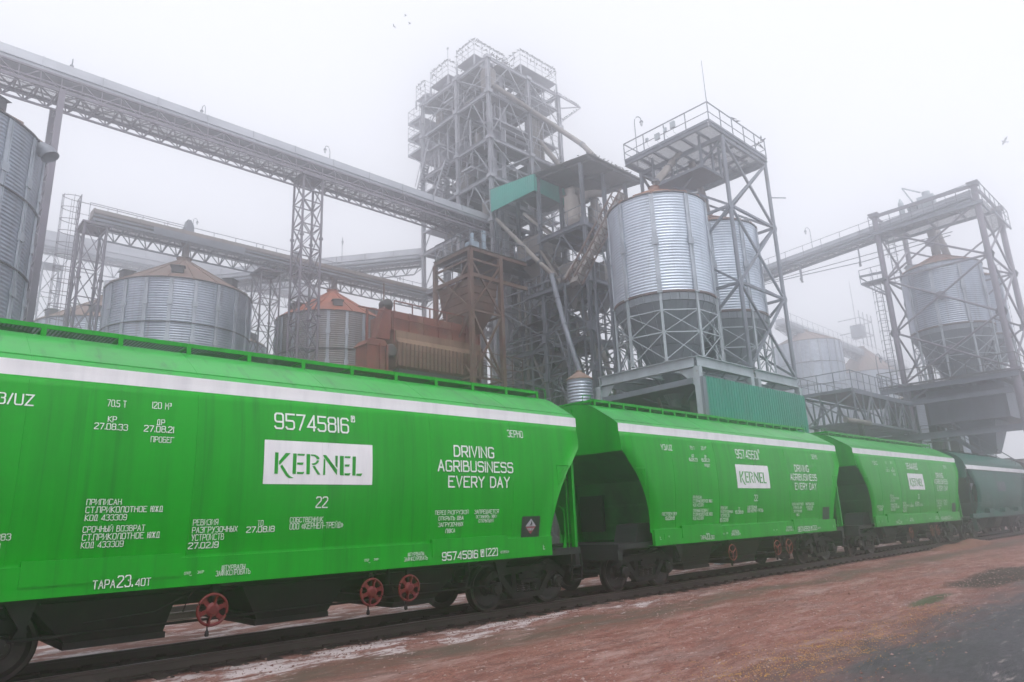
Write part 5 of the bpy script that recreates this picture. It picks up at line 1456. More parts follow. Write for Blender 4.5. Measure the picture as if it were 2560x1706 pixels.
# ------------------------------------------------------------------ cleaning building with the teal canopy
t = thing('canopy_building', 'open multi-deck building with sloping roof and fog-paled teal fascia beside the tower', 'building', (35.2, 31, -.25))
CX, CY = (32.64, 34.95, 37.4), (27.1, 31.1, 35.6)
for i, x in enumerate(CX):
    for y in CY:
        mb = MB(); top = 24.75+(y-26.1)*.13
        mb.box(x-.11, x+.11, y-.02, y+.02, -.25, top); mb.box(x-.11, x-.085, y-.11, y+.11, -.25, top); mb.box(x+.085, x+.11, y-.11, y+.11, -.25, top)
        for z in (11.0, 13.6, 16.9, 20.7): mb.box(x-.2, x+.2, y-.18, y+.18, z-.35, z+.25)
        part(t, 'column', mb, G['steel'])
mb = MB()
def rz(y): return 24.98+(y-26.05)*.128
mb.add([(32.3, 26.05, rz(26.05)), (38.6, 26.05, rz(26.05)), (38.6, 35.9, rz(35.9)), (32.3, 35.9, rz(35.9))]+[(32.3, 26.05, rz(26.05)+.06), (38.6, 26.05, rz(26.05)+.06), (38.6, 35.9, rz(35.9)+.06), (32.3, 35.9, rz(35.9)+.06)],
       [(0, 3, 2, 1), (4, 5, 6, 7), (0, 1, 5, 4), (1, 2, 6, 5), (2, 3, 7, 6), (3, 0, 4, 7)])
for k in range(24): mb.beam((32.5+k*.26, 26.0, rz(26)+.03), (32.5+k*.26, 26.2, rz(26)+.07+random.uniform(0, .07)), .14, .05)
part(t, 'roof', mb, G['deckmat'])
mb = MB()
for y in (26.3, 28.5, 31.0, 33.4): mb.beam((32.4, y, rz(y)-.12), (38.5, y, rz(y)-.12), .10, .18)
for x in (32.7, 35, 37.4): mb.beam((x, 26.2, rz(26.2)-.2), (x, 35.8, rz(35.8)-.2), .10, .16)
part(t, 'roof_beam', mb, G['steel_dk'])
mb = MB(); x = 32.25
mb.add([(x, 31.1, 24.35), (x, 35.72, 24.37), (x, 35.72, rz(35.7)-.02), (x, 31.1, rz(31.1)-.02), (x+.03, 31.1, 24.35), (x+.03, 35.72, 24.37), (x+.03, 35.72, rz(35.7)-.02), (x+.03, 31.1, rz(31.1)-.02)],
       [(0, 1, 2, 3), (7, 6, 5, 4), (0, 4, 5, 1), (1, 5, 6, 2), (3, 7, 4, 0)])
y = 31.2
while y < 35.7: mb.beam((x-.008, y, 24.38), (x-.008, y, rz(y)-.05), .02, .05); y += .22
part(t, 'teal_fascia', mb, G['clad_fogged'])
mb = MB(); mb.add([(32.3, 31.1, 24.35), (37.3, 31.1, 23.9), (37.3, 31.1, rz(31.1)-.02), (32.3, 31.1, rz(31.1)-.02)], [(0, 1, 2, 3)])
part(t, 'inner_screen', mb, G['clad_fogged'])
for z, y0, y1, xs in ((20.75, 27.1, 31.1, 32.5), (19.85, 31.1, 35.6, 32.5), (16.95, 27.1, 32.6, 32.4), (13.4, 28.5, 35.6, 33.5)):
    mb = MB(); mb.box(xs, 38, y0, y1, z-.05, z); part(t, 'deck', mb, G['deckmat'])
    mb = MB(); mb.ibeam((xs, y0, z-.2), (xs, y1, z-.2), .14, .28, .02); mb.ibeam((xs+.1, y0, z-.2), (38, y0, z-.2), .14, .28, .02)
    for k in range(1, 4): mb.beam((xs, y0+(y1-y0)*k/4, z-.13), (38, y0+(y1-y0)*k/4, z-.13), .09, .14)
    part(t, 'deck_beam', mb, G['steel'])
    mb = MB(); mb.railing((xs, y0, z), (xs, y1, z), 1.05, 1.2, .022); mb.railing((xs, y0, z), (38, y0, z), 1.05, 1.3, .022); part(t, 'railing', mb, G['steel'])
mb = MB()
ZC = [-.2, 3.8, 7.5, 11.0, 13.6, 16.7]
for p, q in (((CX[0], CY[0]), (CX[0], CY[1])), ((CX[0], CY[0]), (CX[1], CY[0])), ((CX[1], CY[0]), (CX[2], CY[0])), ((CX[0], CY[1]), (CX[0], CY[2])), ((CX[2], CY[0]), (CX[2], CY[2])), ((CX[0], CY[1]), (CX[2], CY[1])), ((CX[0], CY[2]), (CX[2], CY[2]))):
    braces_face(mb, p, q, ZC, .075, 'x')
for z in (20.6,): 
    for p, q in (((CX[0], CY[0]), (CX[0], CY[1])), ((CX[0], CY[0]), (CX[1], CY[0]))): braces_face(mb, p, q, [17.2, 20.4], .09, 'k')
for z in (11.0, 13.6, 16.7): mb.plate((CX[0]-.16, CY[0], z), .30, 4, .03, (1, 0, 0))
part(t, 'bracing', mb, G['steel'])
for x, y in ((33.7, 29.0), (34.9, 29.6), (36.2, 29.0)):      # cyclones on the upper deck
    mb = MB(); mb.lathe([(.52, 21.6), (.52, 23.4), (.30, 23.5), (.30, 24.0)], 18, (x, y)); mb.lathe([(.52, 21.6), (.16, 20.75)], 18, (x, y)); part(t, 'cyclone', mb, G['duct_lt'], True)
for pts in ([(34.0, 28.6, 20.9), (34.0, 28.6, 22.7), (34.1, 28.5, 23.25), (34.45, 28.3, 23.6), (35.0, 28.0, 23.75), (35.6, 27.6, 23.75)], [(33.8, 29.6, 23.7), (33.9, 29.5, 24.1), (34.3, 29.4, 24.35), (34.9, 29.3, 24.35), (35.3, 29.2, 24.1), (35.4, 29.1, 23.6)], [(35.5, 28.4, 20.9), (35.5, 28.4, 23.6)]):
    mb = MB(); mb.tube(pts, .26, 16); e = V(pts[-1]); dd = (e-V(pts[-2])).normalized(); mb.tube([e-dd*.08, e], .31, 16); part(t, 'elbow_duct', mb, G['duct_lt'], True)
mb = MB(); rr = random.Random(5)
for x, y, z, a, b, h in ((34.6, 33.2, 19.9, 1.0, 1.2, 1.9), (36.3, 29.0, 17.0, .9, 1.1, 1.8), (34.0, 29.4, 17.0, .7, .9, 1.6), (36.4, 33.5, 17, .9, .9, 1.8), (35.6, 32.4, 13.4, .8, 1.0, 1.6)):
    mb.box(x-a, x+a, y-b, y+b, z+.3, z+h); mb.add([(x-a, y-b, z+.3), (x+a, y-b, z+.3), (x+a, y+b, z+.3), (x-a, y+b, z+.3), (x-.15, y-.15, z-1.5), (x+.15, y-.15, z-1.5), (x+.15, y+.15, z-1.5), (x-.15, y+.15, z-1.5)], [(0, 1, 5, 4), (1, 2, 6, 5), (2, 3, 7, 6), (3, 0, 4, 7)])
    part(t, 'sieve_machine', mb, G['duct']); mb = MB()
mb = MB(); mb.stairs((33.4, 30.4, 20.8), (32.9, 32.6, 23.2), .7, (1, 0, 0)); mb.stairs((32.6, 29.2, 17.0), (32.8, 31.0, 19.8), .7, (1, 0, 0)); mb.beam((33.1, 30.4, 21.8), (32.6, 32.6, 24.2), .05)
part(t, 'stair', mb, G['duct'])
for k in range(9):
    a = V((rr.uniform(33, 37.5), rr.uniform(27.6, 35), rr.uniform(12.5, 16.8))); b = a+V((rr.uniform(-1.5, 1.5), rr.uniform(-2, 1), -rr.uniform(4, 8)))
    mb = MB(); mb.tube([a, b], rr.choice((.12, .17, .22)), 10); part(t, 'inner_chute', mb, G['duct'], True)
mb = MB(); mb2 = MB()
for p, q in (((33.7, 28.6), (37.2, 28.6)), ((33.6, 29.8), (37.4, 29.8)), ((33.6, 33.4), (37.4, 33.4)), ((34.95, 27.2), (34.95, 35.5)), ((36.3, 27.2), (36.3, 35.4)), ((30.9, 27.6), (32.6, 31.0)), ((30.9, 27.6), (30.9, 34.0))):
    zz_ = [rr.uniform(-.2, 1)] 
    while zz_[-1] < 16: zz_.append(zz_[-1]+rr.uniform(1.6, 3.4))
    braces_face(mb, p, q, zz_, .065, rr.choice('xkz'))
    for c in (p, q): mb.beam((*c, -.2), (*c, zz_[-1]), .12)
part(t, 'inner_bracing', mb, G['steel'])
for k in range(22):
    x, y, z = rr.uniform(33, 37.4), rr.uniform(27.4, 35.2), rr.uniform(3, 20); L_ = rr.uniform(1.5, 4)
    dx_, dy_, dz_ = rr.choice(((1, 0, 0), (0, 1, 0), (0, 0, 1), (.5, .3, -.8), (-.4, -.4, -.8)))
    part(t, 'service_pipe', MB().tube([(x, y, z), (x+dx_*L_*.8, y+dy_*L_*.8, z+dz_*L_)], rr.choice((.05, .08, .12)), 7), G['duct'])
for z, x0_, x1_, y0_, y1_ in ((4.2, 33, 37, 28, 31), (7.6, 33, 37, 28.5, 34), (10.4, 33, 36, 27.4, 30.5), (15.2, 33.2, 37.4, 30, 34.8), (18.6, 33.4, 37.5, 28, 30.8)):
    mb = MB(); mb.box(x0_, x1_, y0_, y1_, z-.04, z); mb.railing((x0_, y0_, z), (x1_, y0_, z), 1.05, 1.1, .02); mb.railing((x0_, y0_, z), (x0_, y1_, z), 1.05, 1.1, .02); part(t, 'catwalk', mb, G['deckmat'])
for x, y in ((34.0, 33.6), (35.4, 33.2), (36.6, 30.2), (33.8, 30.4), (37.2, 34.2), (35.9, 35.2)):
    mb = MB(); mb.box(x-.28, x+.28, y-.22, y+.22, -.2, 16.5); part(t, 'elevator_leg', mb, G['steel_dk'])
# inclined red conveyor between the canopy and the hopper silos
t = thing('inclined_conveyor', 'rusty inclined lattice conveyor climbing behind the front hopper silo', 'conveyor', (30.5, 24.5, 17))
mb = MB(); a, b = V((28.6, 24.6, 14.6)), V((33.6, 24.6, 21.6)); d = (b-a).normalized(); up = V((-d.z, 0, d.x))
for s in (-.35, .35):
    for u in (0, .7): mb.beam(a+V((0, s, 0))+up*u, b+V((0, s, 0))+up*u, .08)
    for k in range(12): mb.beam(a.lerp(b, k/12)+V((0, s, 0)), a.lerp(b, (k+.5)/12)+V((0, s, 0))+up*.7, .045); mb.beam(a.lerp(b, (k+.5)/12)+V((0, s, 0))+up*.7, a.lerp(b, (k+1)/12)+V((0, s, 0)), .045)
part(t, 'truss', mb, G['rust_dull'])
mb = MB(); mb.beam(a+up*.25, b+up*.25, .55, .3); part(t, 'trough', mb, G['duct'])
mb = MB(); mb.beam((31.6, 24.6, -.2), (31.6, 24.6, 18.6), .14); mb.beam((30.2, 24.6, -.2), (30.2, 24.6, 16.7), .14); part(t, 'leg', mb, G['steel'])

# ------------------------------------------------------------------ rusty bin tower and dryer
t = thing('rusty_bin_tower', 'rust-brown post frame holding a square ribbed bin above the dryer', 'bin tower', (25.6, 30.7, -.25))
BX, BY = (24.44, 26.75), (29.0, 32.35)
for x in BX:
    for y in BY: part(t, 'column', MB().box(x-.12, x+.12, y-.12, y+.12, -.25, 17.2), G['rust'])
mb = MB()
for z in (16.9, 17.2):
    pass
for a, b in (((BX[0], BY[0]), (BX[1]+2.2, BY[0])), ((BX[0], BY[1]), (BX[1], BY[1])), ((BX[0], BY[0]), (BX[0], BY[1])), ((BX[1], BY[0]), (BX[1], BY[1]))):
    mb.beam((*a, 17.33), (*b, 17.33), .14, .20); mb.beam((*a, 15.75), (*b, 15.75), .12, .22)
part(t, 'top_beam', mb, G['rust'])
mb = MB(); mb.box(BX[0]-.1, BX[1]+2.2, BY[0]-.1, BY[1]+.1, 17.46, 17.5); part(t, 'deck', mb, G['deckmat'])
mb = MB(); mb.railing((BX[0], BY[0], 17.5), (BX[1]+2.2, BY[0], 17.5), 1.05, .9, .022); mb.railing((BX[0], BY[0], 17.5), (BX[0], BY[1], 17.5), 1.05, .9, .022); mb.railing((BX[0], BY[0], 15.9), (BX[0], BY[1], 15.9), 1.05, .8, .022); part(t, 'railing', mb, G['steel'])
mb = MB(); mb.box(24.9, 25.5, 29.4, 30.0, 17.6, 18.1); mb.tube([(25.2, 29.7, 18.1), (25.2, 29.7, 18.7)], .12, 10); mb.box(25.75, 25.95, 29.3, 29.5, 17.6, 18.9); part(t, 'drive_motor', mb, G['motor'])
mb = MB(); cx, cy = (BX[0]+BX[1])/2, (BY[0]+BY[1])/2
lv = [(15.6, 1.02, 1.5), (15.25, 1.02, 1.5), (15.2, .98, 1.46), (14.8, .98, 1.46), (14.75, .94, 1.42), (14.35, .94, 1.42), (14.3, .90, 1.38), (13.9, .88, 1.36), (12.2, .25, .35)]
mb.v = [(cx+sx*w, cy+sy*h, z) for z, w, h in lv for sx, sy in ((-1, -1), (1, -1), (1, 1), (-1, 1))]
mb.f = [(i*4+k, i*4+(k+1) % 4, (i+1)*4+(k+1) % 4, (i+1)*4+k) for i in range(len(lv)-1) for k in range(4)]
part(t, 'square_bin', mb, G['rust'])
mb = MB()
for p, q in (((BX[0], BY[0]), (BX[0], BY[1])), ((BX[0], BY[0]), (BX[1], BY[0])), ((BX[1], BY[0]), (BX[1], BY[1]))): braces_face(mb, p, q, [-.1, 5, 9.7, 13.6, 16.7], .10, 'x')
part(t, 'bracing', mb, G['rust'])
mb = MB()
for z, y0 in ((9.6, 28.9), (10.4, 28.9)): mb.railing((24.9, y0, z-.2), (28.2, y0, z-.25), 1.0, .8, .02)
mb.box(24.8, 28.2, 29.0, 30.2, 9.3, 9.36); part(t, 'service_deck', mb, G['rust'])

t = thing('grain_dryer', 'long rusty grain dryer with dusty ribbed drum and red top hood', 'grain dryer', (22.4, 31, -.25))
dx0, dx1, dy = 20.0, 25.9, 29.95
mb = MB(); mb.box(dx0-.1, dx1, dy+.2, dy+2.4, 11.95, 13.0)
for k in range(7): x = dx0+(dx1-dx0)*k/6; mb.box(x-.05, x+.05, dy+.12, dy+.2, 11.2, 13.0)
part(t, 'top_hood', mb, G['rust_red'])
mb = MB(); mb.railing((dx0, dy+.2, 13.02), (dx1, dy+.2, 12.95), .55, 1.3, .03, 0); mb.beam((dx0-.1, dy+.1, 12.6), (dx1, dy+.1, 12.5), .06); part(t, 'hood_rail', mb, G['rust_red'])
mb = MB(); vs = []
prof = [(dy+.35, 11.95), (dy+.05, 11.55), (dy-.12, 11.3), (dy-.20, 11.2), (dy-.16, 9.95), (dy, 9.9)]
for i in range(len(prof)-1):
    (y0, z0), (y1, z1) = prof[i], prof[i+1]
    mb.add([(dx0, y0, z0), (dx1, y0, z0), (dx1, y1, z1), (dx0, y1, z1)], [(0, 3, 2, 1)])
mb.box(dx0, dx1, dy+.02, dy+2.4, 9.9, 11.9)
part(t, 'drum_casing', mb, G['rust_dust'])
mb = MB(); x = dx0
while x < dx1: mb.box(x-.035, x+.035, dy-.26, dy-.15, 9.95, 11.2); x += .26
part(t, 'drum_rib', mb, G['rust'])
mb = MB()
for z in (10.2, 10.5, 10.8): mb.beam((dx0+.4, dy-.35, z), (dx1, dy-.35, z-.03), .035)
for x in (dx0+.4, dx0+1.9, dx0+3.5, dx0+5.0): mb.beam((x, dy-.35, 9.7), (x, dy-.35, 11.0), .04)
part(t, 'guard_rail', mb, G['rust'])
mb = MB(); mb.box(dx0+.2, dx1, dy+.05, dy+2.3, 8.3, 9.85); part(t, 'lower_chest', mb, G['steel_dk'])
for x in (dx0+.4, dx1-.4):
    for y in (dy+.3, dy+2.1): part(t, 'leg', MB().box(x-.1, x+.1, y-.1, y+.1, -.25, 8.3), G['rust'])
mb = MB(); mb.box(18.3, 19.4, dy+.1, dy+1.2, 9.2, 10.9); mb.prism([(18.2, 10.9), (19.6, 10.9), (19.3, 11.25), (18.5, 11.25)], dy+.05, dy+1.3); mb.beam((19.45, dy, 8.6), (19.45, dy, 11.0), .10); mb.beam((19.0, dy-.05, 8.6), (19.0, dy-.05, 11), .06)
mb.prism([(19.0, 11.4), (19.8, 11.4), (19.95, 13.3), (19.5, 13.3)], dy+.3, dy+.9); mb.beam((17.9, dy+.3, 12.9), (19.6, dy+.3, 12.9), .07); mb.beam((18.4, dy+.3, 9.0), (18.4, dy+.3, 12.9), .10)
part(t, 'burner_box', mb, G['rust_red'])
mb = MB(); mb.lathe([(.0, dy-.02), (.28, dy-.02), (.36, dy+.05), (.36, dy+.7), (.3, dy+.75)], 20, (19.72, 10.75), 'y'); part(t, 'fan', mb, G['steel_dk']); mb = MB(); mb.lathe([(.0, dy+.3), (.3, dy+.3), (.3, dy+.8), (0, dy+.8)], 16, (19.7, 13.35), 'y'); part(t, 'fan', mb, G['steel_dk'])
mb = MB(); mb.railing((17.0, dy-.3, 8.5), (19.6, dy-.3, 8.5), 1.05, .7, .025); mb.beam((15.8, dy-.3, 8.6), (17.0, dy-.3, 9.55), .05); mb.box(16.9, 25.9, dy-.4, dy+.1, 8.42, 8.5); part(t, 'service_deck', mb, G['rust_red'])
mb = MB(); mb.tube([(19.6, dy+.6, 13.3), (19.6, dy+.6, 14.6)], .035, 6); part(t, 'exhaust_pipe', mb, G['rust'])

# ------------------------------------------------------------------ loading tower over the track (right)
t = thing('loading_tower', 'tall four-post loading tower standing astride the railway track', 'tower', (57.9, 13.3, -.25))
LX, LY = (54.67, 61.2), (10.0, 16.65)
for x in LX:
    for y in LY:
        mb = MB(); mb.tube([(x, y, 10.3), (x, y, 23.6)], .20, 14); mb.tube([(x, y, -.25), (x, y, 10.3)], .26, 14); mb.box(x-.42, x+.42, y-.42, y+.42, 10.2, 10.34); mb.box(x-.36, x+.36, y-.36, y+.36, 23.6, 23.68); mb.box(x-.30, x+.30, y-.30, y+.30, 23.4, 23.6)
        part(t, 'column', mb, G['mauve'])
mb = MB(); ZR = [10.4, 14.2, 18.3, 22.2]
for p, q in (((LX[0], LY[0]), (LX[0], LY[1])), ((LX[0], LY[0]), (LX[1], LY[0])), ((LX[1], LY[0]), (LX[1], LY[1])), ((LX[0], LY[1]), (LX[1], LY[1]))):
    for za, zb in zip(ZR, ZR[1:]):
        m = ((p[0]+q[0])/2, (p[1]+q[1])/2, (za+zb)/2)
        for c in (p, q):
            for z in (za, zb): mb.tube([(*c, z), m], .075, 8)
        mb.plate(m, .33, 8, .05, (1, 0, 0) if p[0] == q[0] else (0, 1, 0))
    for z in (18.3,): mb.tube([(*p, z), (*q, z)], .085, 8)
    for c in (p, q):
        for z in ZR[1:3]: mb.plate((c[0]-.02, c[1], z), .36, 8, .06, (1, 0, 0))
    mb.beam((*p, 23.45), (*q, 23.45), .14, .2)
part(t, 'bracing', mb, G['mauve'])
mb = MB(); mb.box(LX[0]-.1, 64.5, 9.7, 10.05, 10.12, 10.2); mb.box(LX[0]-.35, 64.5, 9.75, 18.3, 10.14, 10.18); part(t, 'lower_deck', mb, G['deckmat'])
mb = MB(); mb.railing((LX[0]-.35, 9.75, 10.2), (LX[0]-.35, 18.3, 10.2), 1.15, 1.0, .025, 1, True); mb.railing((LX[0]-.35, 18.3, 10.2), (57, 18.3, 10.2), 1.15, 1.0, .025); mb.railing((LX[0]-.35, 9.75, 10.2), (64, 9.75, 10.2), 1.15, 1.2, .025); part(t, 'railing', mb, G['steel_dk'])
mb = MB()
for x in (LX[0]-.3, LX[1]): mb.ibeam((x, 9.75, 9.95), (x, 18.3, 9.95), .24, .34, .03)
mb.ibeam((LX[0], LY[0]+.3, 9.0), (LX[0], LY[1]-.3, 9.0), .24, .42, .03); mb.ibeam((LX[0]-.25, 9.0, 6.5), (LX[0]-.25, 20.0, 6.55), .26, .44, .03)
for y in (10.5, 13.3, 16): mb.ibeam((LX[0], y, 9.9), (64, y, 9.9), .2, .3, .02)
for y, s in ((LY[0]+.2, 1), (LY[1]-.2, -1)): mb.beam((LX[0], y, 8.2+.9), (LX[0], y+s*1.3, 9.9), .14)
part(t, 'girder', mb, G['steel'])
mb = MB(); mb.box(55.9, 62, 11.0, 15.8, 7.4, 9.75); mb.add([(56.3, 12, 7.4), (60, 12, 7.4), (60, 14.5, 7.4), (56.3, 14.5, 7.4), (57.3, 12.5, 5.15), (58.4, 12.5, 5.15), (58.4, 13.2, 5.15), (57.3, 13.2, 5.15)], [(0, 1, 5, 4), (1, 2, 6, 5), (2, 3, 7, 6), (3, 0, 4, 7), (4, 5, 6, 7)]); part(t, 'loading_bunker', mb, G['steel'])
for x, y in ((56.5, 17.2), (59.5, 16.6), (62.5, 16.2), (63, 15), (57.5, 18.6)):
    part(t, 'inner_post', MB().box(x-.45, x+.45, y-.3, y+.3, -.25, 9.6), G['steel_dk'])
mb = MB(); mb.stairs((56.0, 14.4, 6.25), (56.0, 11.2, 3.4), .9, (1, 0, 0)); mb.box(55.5, 56.6, 14.4, 16.4, 6.2, 6.26); mb.railing((55.5, 14.4, 6.26), (55.5, 16.4, 6.26), 1.1, .9, .025); mb.railing((55.5, 14.4, 6.26), (56.6, 14.4, 6.26), 1.1, .9, .025)
mb.beam((55.5, 14.4, 7.36), (55.5, 11.2, 4.5), .06); mb.beam((55.5, 14.4, 6.8), (55.5, 11.2, 3.95), .04); mb.box(55.4, 58, 9.6, 11.2, 3.35, 3.42); mb.railing((55.4, 9.6, 3.42), (55.4, 11.2, 3.42), 1.1, .5, .025)
for k in range(4): y = 13.8-k*.8; mb.beam((55.5, y, 5.75-k*.72), (55.5, y, 6.85-k*.72), .05)
part(t, 'stair', mb, G['steel'])
mb = MB()
for y in (9.8, 11.3, 13.3, 15.2, 16.8): mb.beam((54.3, y, 22.06), (57.3, y, 22.06), .10, .16)
mb.beam((57.3, 9.6, 22.05), (57.3, 17, 22.05), .12, .2); mb.beam((57.3, 10.7, 22.05), (62, 10.7, 22.05), .1, .16); mb.beam((57.3, 9.6, 22.05), (62, 9.6, 22.05), .1, .16)
mb.beam((54.4, 9.6, 22.05), (54.4, 17, 22.05), .14, .22)
part(t, 'top_deck_beam', mb, G['steel']); part(t, 'top_deck', MB().box(54.3, 57.3, 9.6, 17.0, 22.16, 22.2).box(57.31, 62, 9.6, 10.7, 22.16, 22.2), G['grating'])
mb = MB(); mb.railing((54.3, 9.6, 22.2), (62, 9.6, 22.2), 1.25, 1.3, .025); mb.railing((54.3, 9.6, 22.2), (54.3, 17, 22.2), 1.25, 1.6, .025); mb.railing((57.3, 10.7, 22.2), (57.3, 17, 22.2), 1.25, 1.3, .025); mb.railing((62, 9.6, 22.2), (62, 10.7, 22.2), 1.25, 1.1, .025); part(t, 'railing', mb, G['steel'])
mb = MB(); mb.box(55.0, 55.6, 12.6, 13.7, 22.7, 24.0); mb.lathe([(.0, 13.75), (.45, 13.8), (.45, 14.4), (0, 14.5)], 16, (55.3, 23.4), 'y'); mb.tube([(55.3, 13.1, 24), (55.3, 13.1, 24.35)], .28, 12); mb.beam((55.2, 14.0, 23.8), (55.2, 14.55, 25.2), .09); mb.beam((55.2, 14.55, 25.2), (55.2, 13.4, 24.4), .09); mb.lathe([(.2, 22.6), (.2, 24.1), (.05, 24.5)], 8, (55.4, 14.9))
part(t, 'drive', mb, G['steel_lt'])
mb = MB(); mb.box(54.0, 55.2, 16.5, 18.2, 18.3, 18.38); mb.railing((54.0, 16.5, 18.38), (54.0, 18.2, 18.38), 1.0, .8, .022); mb.beam((54.67, 16.8, 17.2), (54.0, 18.2, 18.3), .1); mb.beam((54.4, 16.7, 18.9), (54.2, 18.3, 18.95), .1, .16); mb.beam((54.3, 18.3, 18.9), (54.6, 16.7, 17.3), .09); part(t, 'side_platform', mb, G['steel'])
def cage_ladder(root, x, y, z0, z1, dx, m, dy=0):
    mb = MB()
    for s in (-.22, .22): mb.beam((x+(s if dy else 0), y+(0 if dy else s), z0), (x+(s if dy else 0), y+(0 if dy else s), z1), .05)
    z = z0
    while z < z1: mb.beam((x-(.22 if dy else 0), y-(0 if dy else .22), z), (x+(.22 if dy else 0), y+(0 if dy else .22), z), .028); z += .33
    z = z0+2
    arc = [((-.36*math.cos(k*math.pi/8), -dy*.7*math.sin(k*math.pi/8)) if dy else (-dx*.7*math.sin(k*math.pi/8), -.36*math.cos(k*math.pi/8))) for k in range(9)]
    while z < z1+1: mb.tube([(x+p[0], y+p[1], z) for p in arc], .02, 5); z += .75
    for k in (2, 4, 6): mb.beam((x+arc[k][0], y+arc[k][1], z0+2), (x+arc[k][0], y+arc[k][1], z1+.9), .02)
    part(root, 'ladder_cage', mb, m)
cage_ladder(t, 54.75, 17.3, 10.2, 18.3, 1, G['steel'])
cage_ladder(t, 56.0, 16.2, 18.4, 22.2, 1, G['steel'])
cage_ladder(t, 64.6, 11.6, 10.2, 19.6, -1, G['steel'])
pipe_thing('spout_pipe', [(57.0, 13.7, 22.1), (57.4, 13.7, 21.4), (57.4, 13.7, 19.95)], .30, G['duct'], 'thick upright spout from the loading tower deck onto its hopper silo', flange=1.2)
pipe_thing('spout_pipe', [(58.2, 13.6, 22.1), (60.5, 13.7, 20.6), (62.6, 13.7, 19.95)], .26, G['duct'], 'slanting spout from the loading tower deck to the rear hopper silo', flange=1.2)
# rods slung under the sloping gallery
t = thing('cable_rack', 'thin pipes slung on brackets under the sloping conveyor', 'pipe rack', (55, 21, 20.3))
mb = MB(); mb.tube([(54.8, 12, 20.4), (54.8, 18.0, 20.25), (54.8, 23, 20.55), (54.8, 27, 20.7)], .035, 6); mb.tube([(55.6, 12, 20.9), (55.6, 27, 21.1)], .03, 6); part(t, 'pipe', mb, G['steel'])
mb = MB()
for y in (18.2, 22.9): mb.beam((54.7, y, 21.6), (54.7, y, 20.3), .09); mb.beam((54.6, y, 20.25), (55.8, y+.4, 20.3), .16, .09); mb.beam((55.6, y+.3, 21.7), (55.6, y+.3, 20.4), .07); part(t, 'bracket', mb, G['steel']); mb = MB()

# ------------------------------------------------------------------ walkway bridge between the two silo groups
t = thing('walkway_bridge', 'railed truss footbridge running from the teal shed to the loading tower', 'footbridge', (50, 18, 7))
bx0, bx1, by0, by1, zb, zt = 44.3, 55.4, 16.45, 19.6, 6.95, 8.95
mb = MB(); mb.box(bx0-.1, bx1, by0, by1, zt, zt+.05); mb.beam((bx0, by0-.02, zt-.02), (bx1, by0-.02, zt-.02), .06, .20); mb.beam((bx0-.1, by0, zt-.02), (bx0-.1, by1, zt-.02), .06, .20); part(t, 'deck', mb, G['steel'])
mb = MB()
for y in (by0, by1):
    for z in (zb, zt-.15): mb.beam((bx0, y, z), (bx1, y, z), .12, .14)
    n = 8
    for k in range(n+1):
        x = bx0+(bx1-bx0)*k/n; mb.beam((x, y, zb), (x, y, zt-.1), .08)
        if k < n: x2 = bx0+(bx1-bx0)*(k+1)/n; mb.beam((x, y, zb if k % 2 else zt-.2), (x2, y, zt-.2 if k % 2 else zb), .10); 
        mb.beam((x, by0, zb), (x, by1, zb), .08); 
        if k < n: mb.beam((x, by0, zb), (x2, by1, zb), .07); mb.beam((x+.5*(bx1-bx0)/n, by0, zb), (x+.5*(bx1-bx0)/n, by1, zb), .07)
for x in (bx0, bx1):
    mb.beam((x, by0, zb), (x, by1, zt-.2), .09); mb.beam((x, by1, zb), (x, by0, zt-.2), .09)
    for q in (.33, .66): mb.beam((x, by0+(by1-by0)*q, zb), (x, by0+(by1-by0)*q, zt-.2), .06)
part(t, 'truss', mb, G['steel'])
mb = MB()
for a, b in (((bx0, by0), (bx1, by0)), ((bx0, by0), (bx0, by1)), ((bx0, by1), (bx1, by1))): mb.railing((*a, zt+.05), (*b, zt+.05), 1.15, 1.0, .022, 1)
mb.beam((bx0-1.6, by1, zt-.3), (bx0, by1, zt+1.2), .05)
part(t, 'railing', mb, G['steel'])
mb = MB(); mb.tube([(bx0-2.6, by0-.3, zb-.12), (bx0+1.0, by0-.3, zb-.10)], .16, 10); part(t, 'pipe', mb, G['duct'])
for x in (45.2, 54.6):
    for y in (by0+.2, by1-.2): part(t, 'leg', MB().box(x-.12, x+.12, y-.12, y+.12, -.25, zb-.08), G['steel_dk'])
# standing downpipe behind the tower's right legs
pipe_thing('riser_pipe', [(40.6, 21.0, -.2), (40.6, 21.0, 15.6), (39.2, 21.0, 16.2)], .28, G['duct'], 'tall upright pipe behind the legs of the braced tower', flange=4)

# ------------------------------------------------------------------ far silos lost in the haze (right) and their conveyor
flat_silo(84.5, 36, 'tall far silo dim in the haze, behind the footbridge', G['galv'], G['cone_dull'], R=3.9, eave=21.6, apex=23.4, vents=False, nst=22)
flat_silo(104, 36.5, 'far silo with a domed ribbed roof, dim in the haze', G['galv'], G['cone_dull'], R=3.9, eave=20.3, apex=24.2, vents=False, nst=22)
flat_silo(77.0, 21.5, 'pale far silo glimpsed behind the posts of the loading tower', G['galv'], G['cone_dull'], R=4.2, eave=11.5, apex=13.5, vents=False, nst=22)
gallery('dim far conveyor gallery with railings above the hazy silos', (79, 36.4, 23.3), (121, 36.4, 22.5), 1.4, .7, .9, 1.5, 'conv', 'steel', (1, 1), rail_h=1.7)
lattice_mast('lattice_mast', 'dim lattice mast beside the tall far silo', 91.0, 36.4, 22.0, 1.5, 14, .08, .06, G['steel'], 1.5)
t = thing('roof_cabin', 'small railed frame on the dim far conveyor with a tall rod', 'frame', (103, 36.4, 25.8))
mb = MB(); 
for z in (26, 28.0): mb.beam((101, 35, z), (105.5, 35, z), .1); mb.beam((101, 35, z), (101, 38, z), .1); mb.beam((105.5, 35, z), (105.5, 38, z), .1)
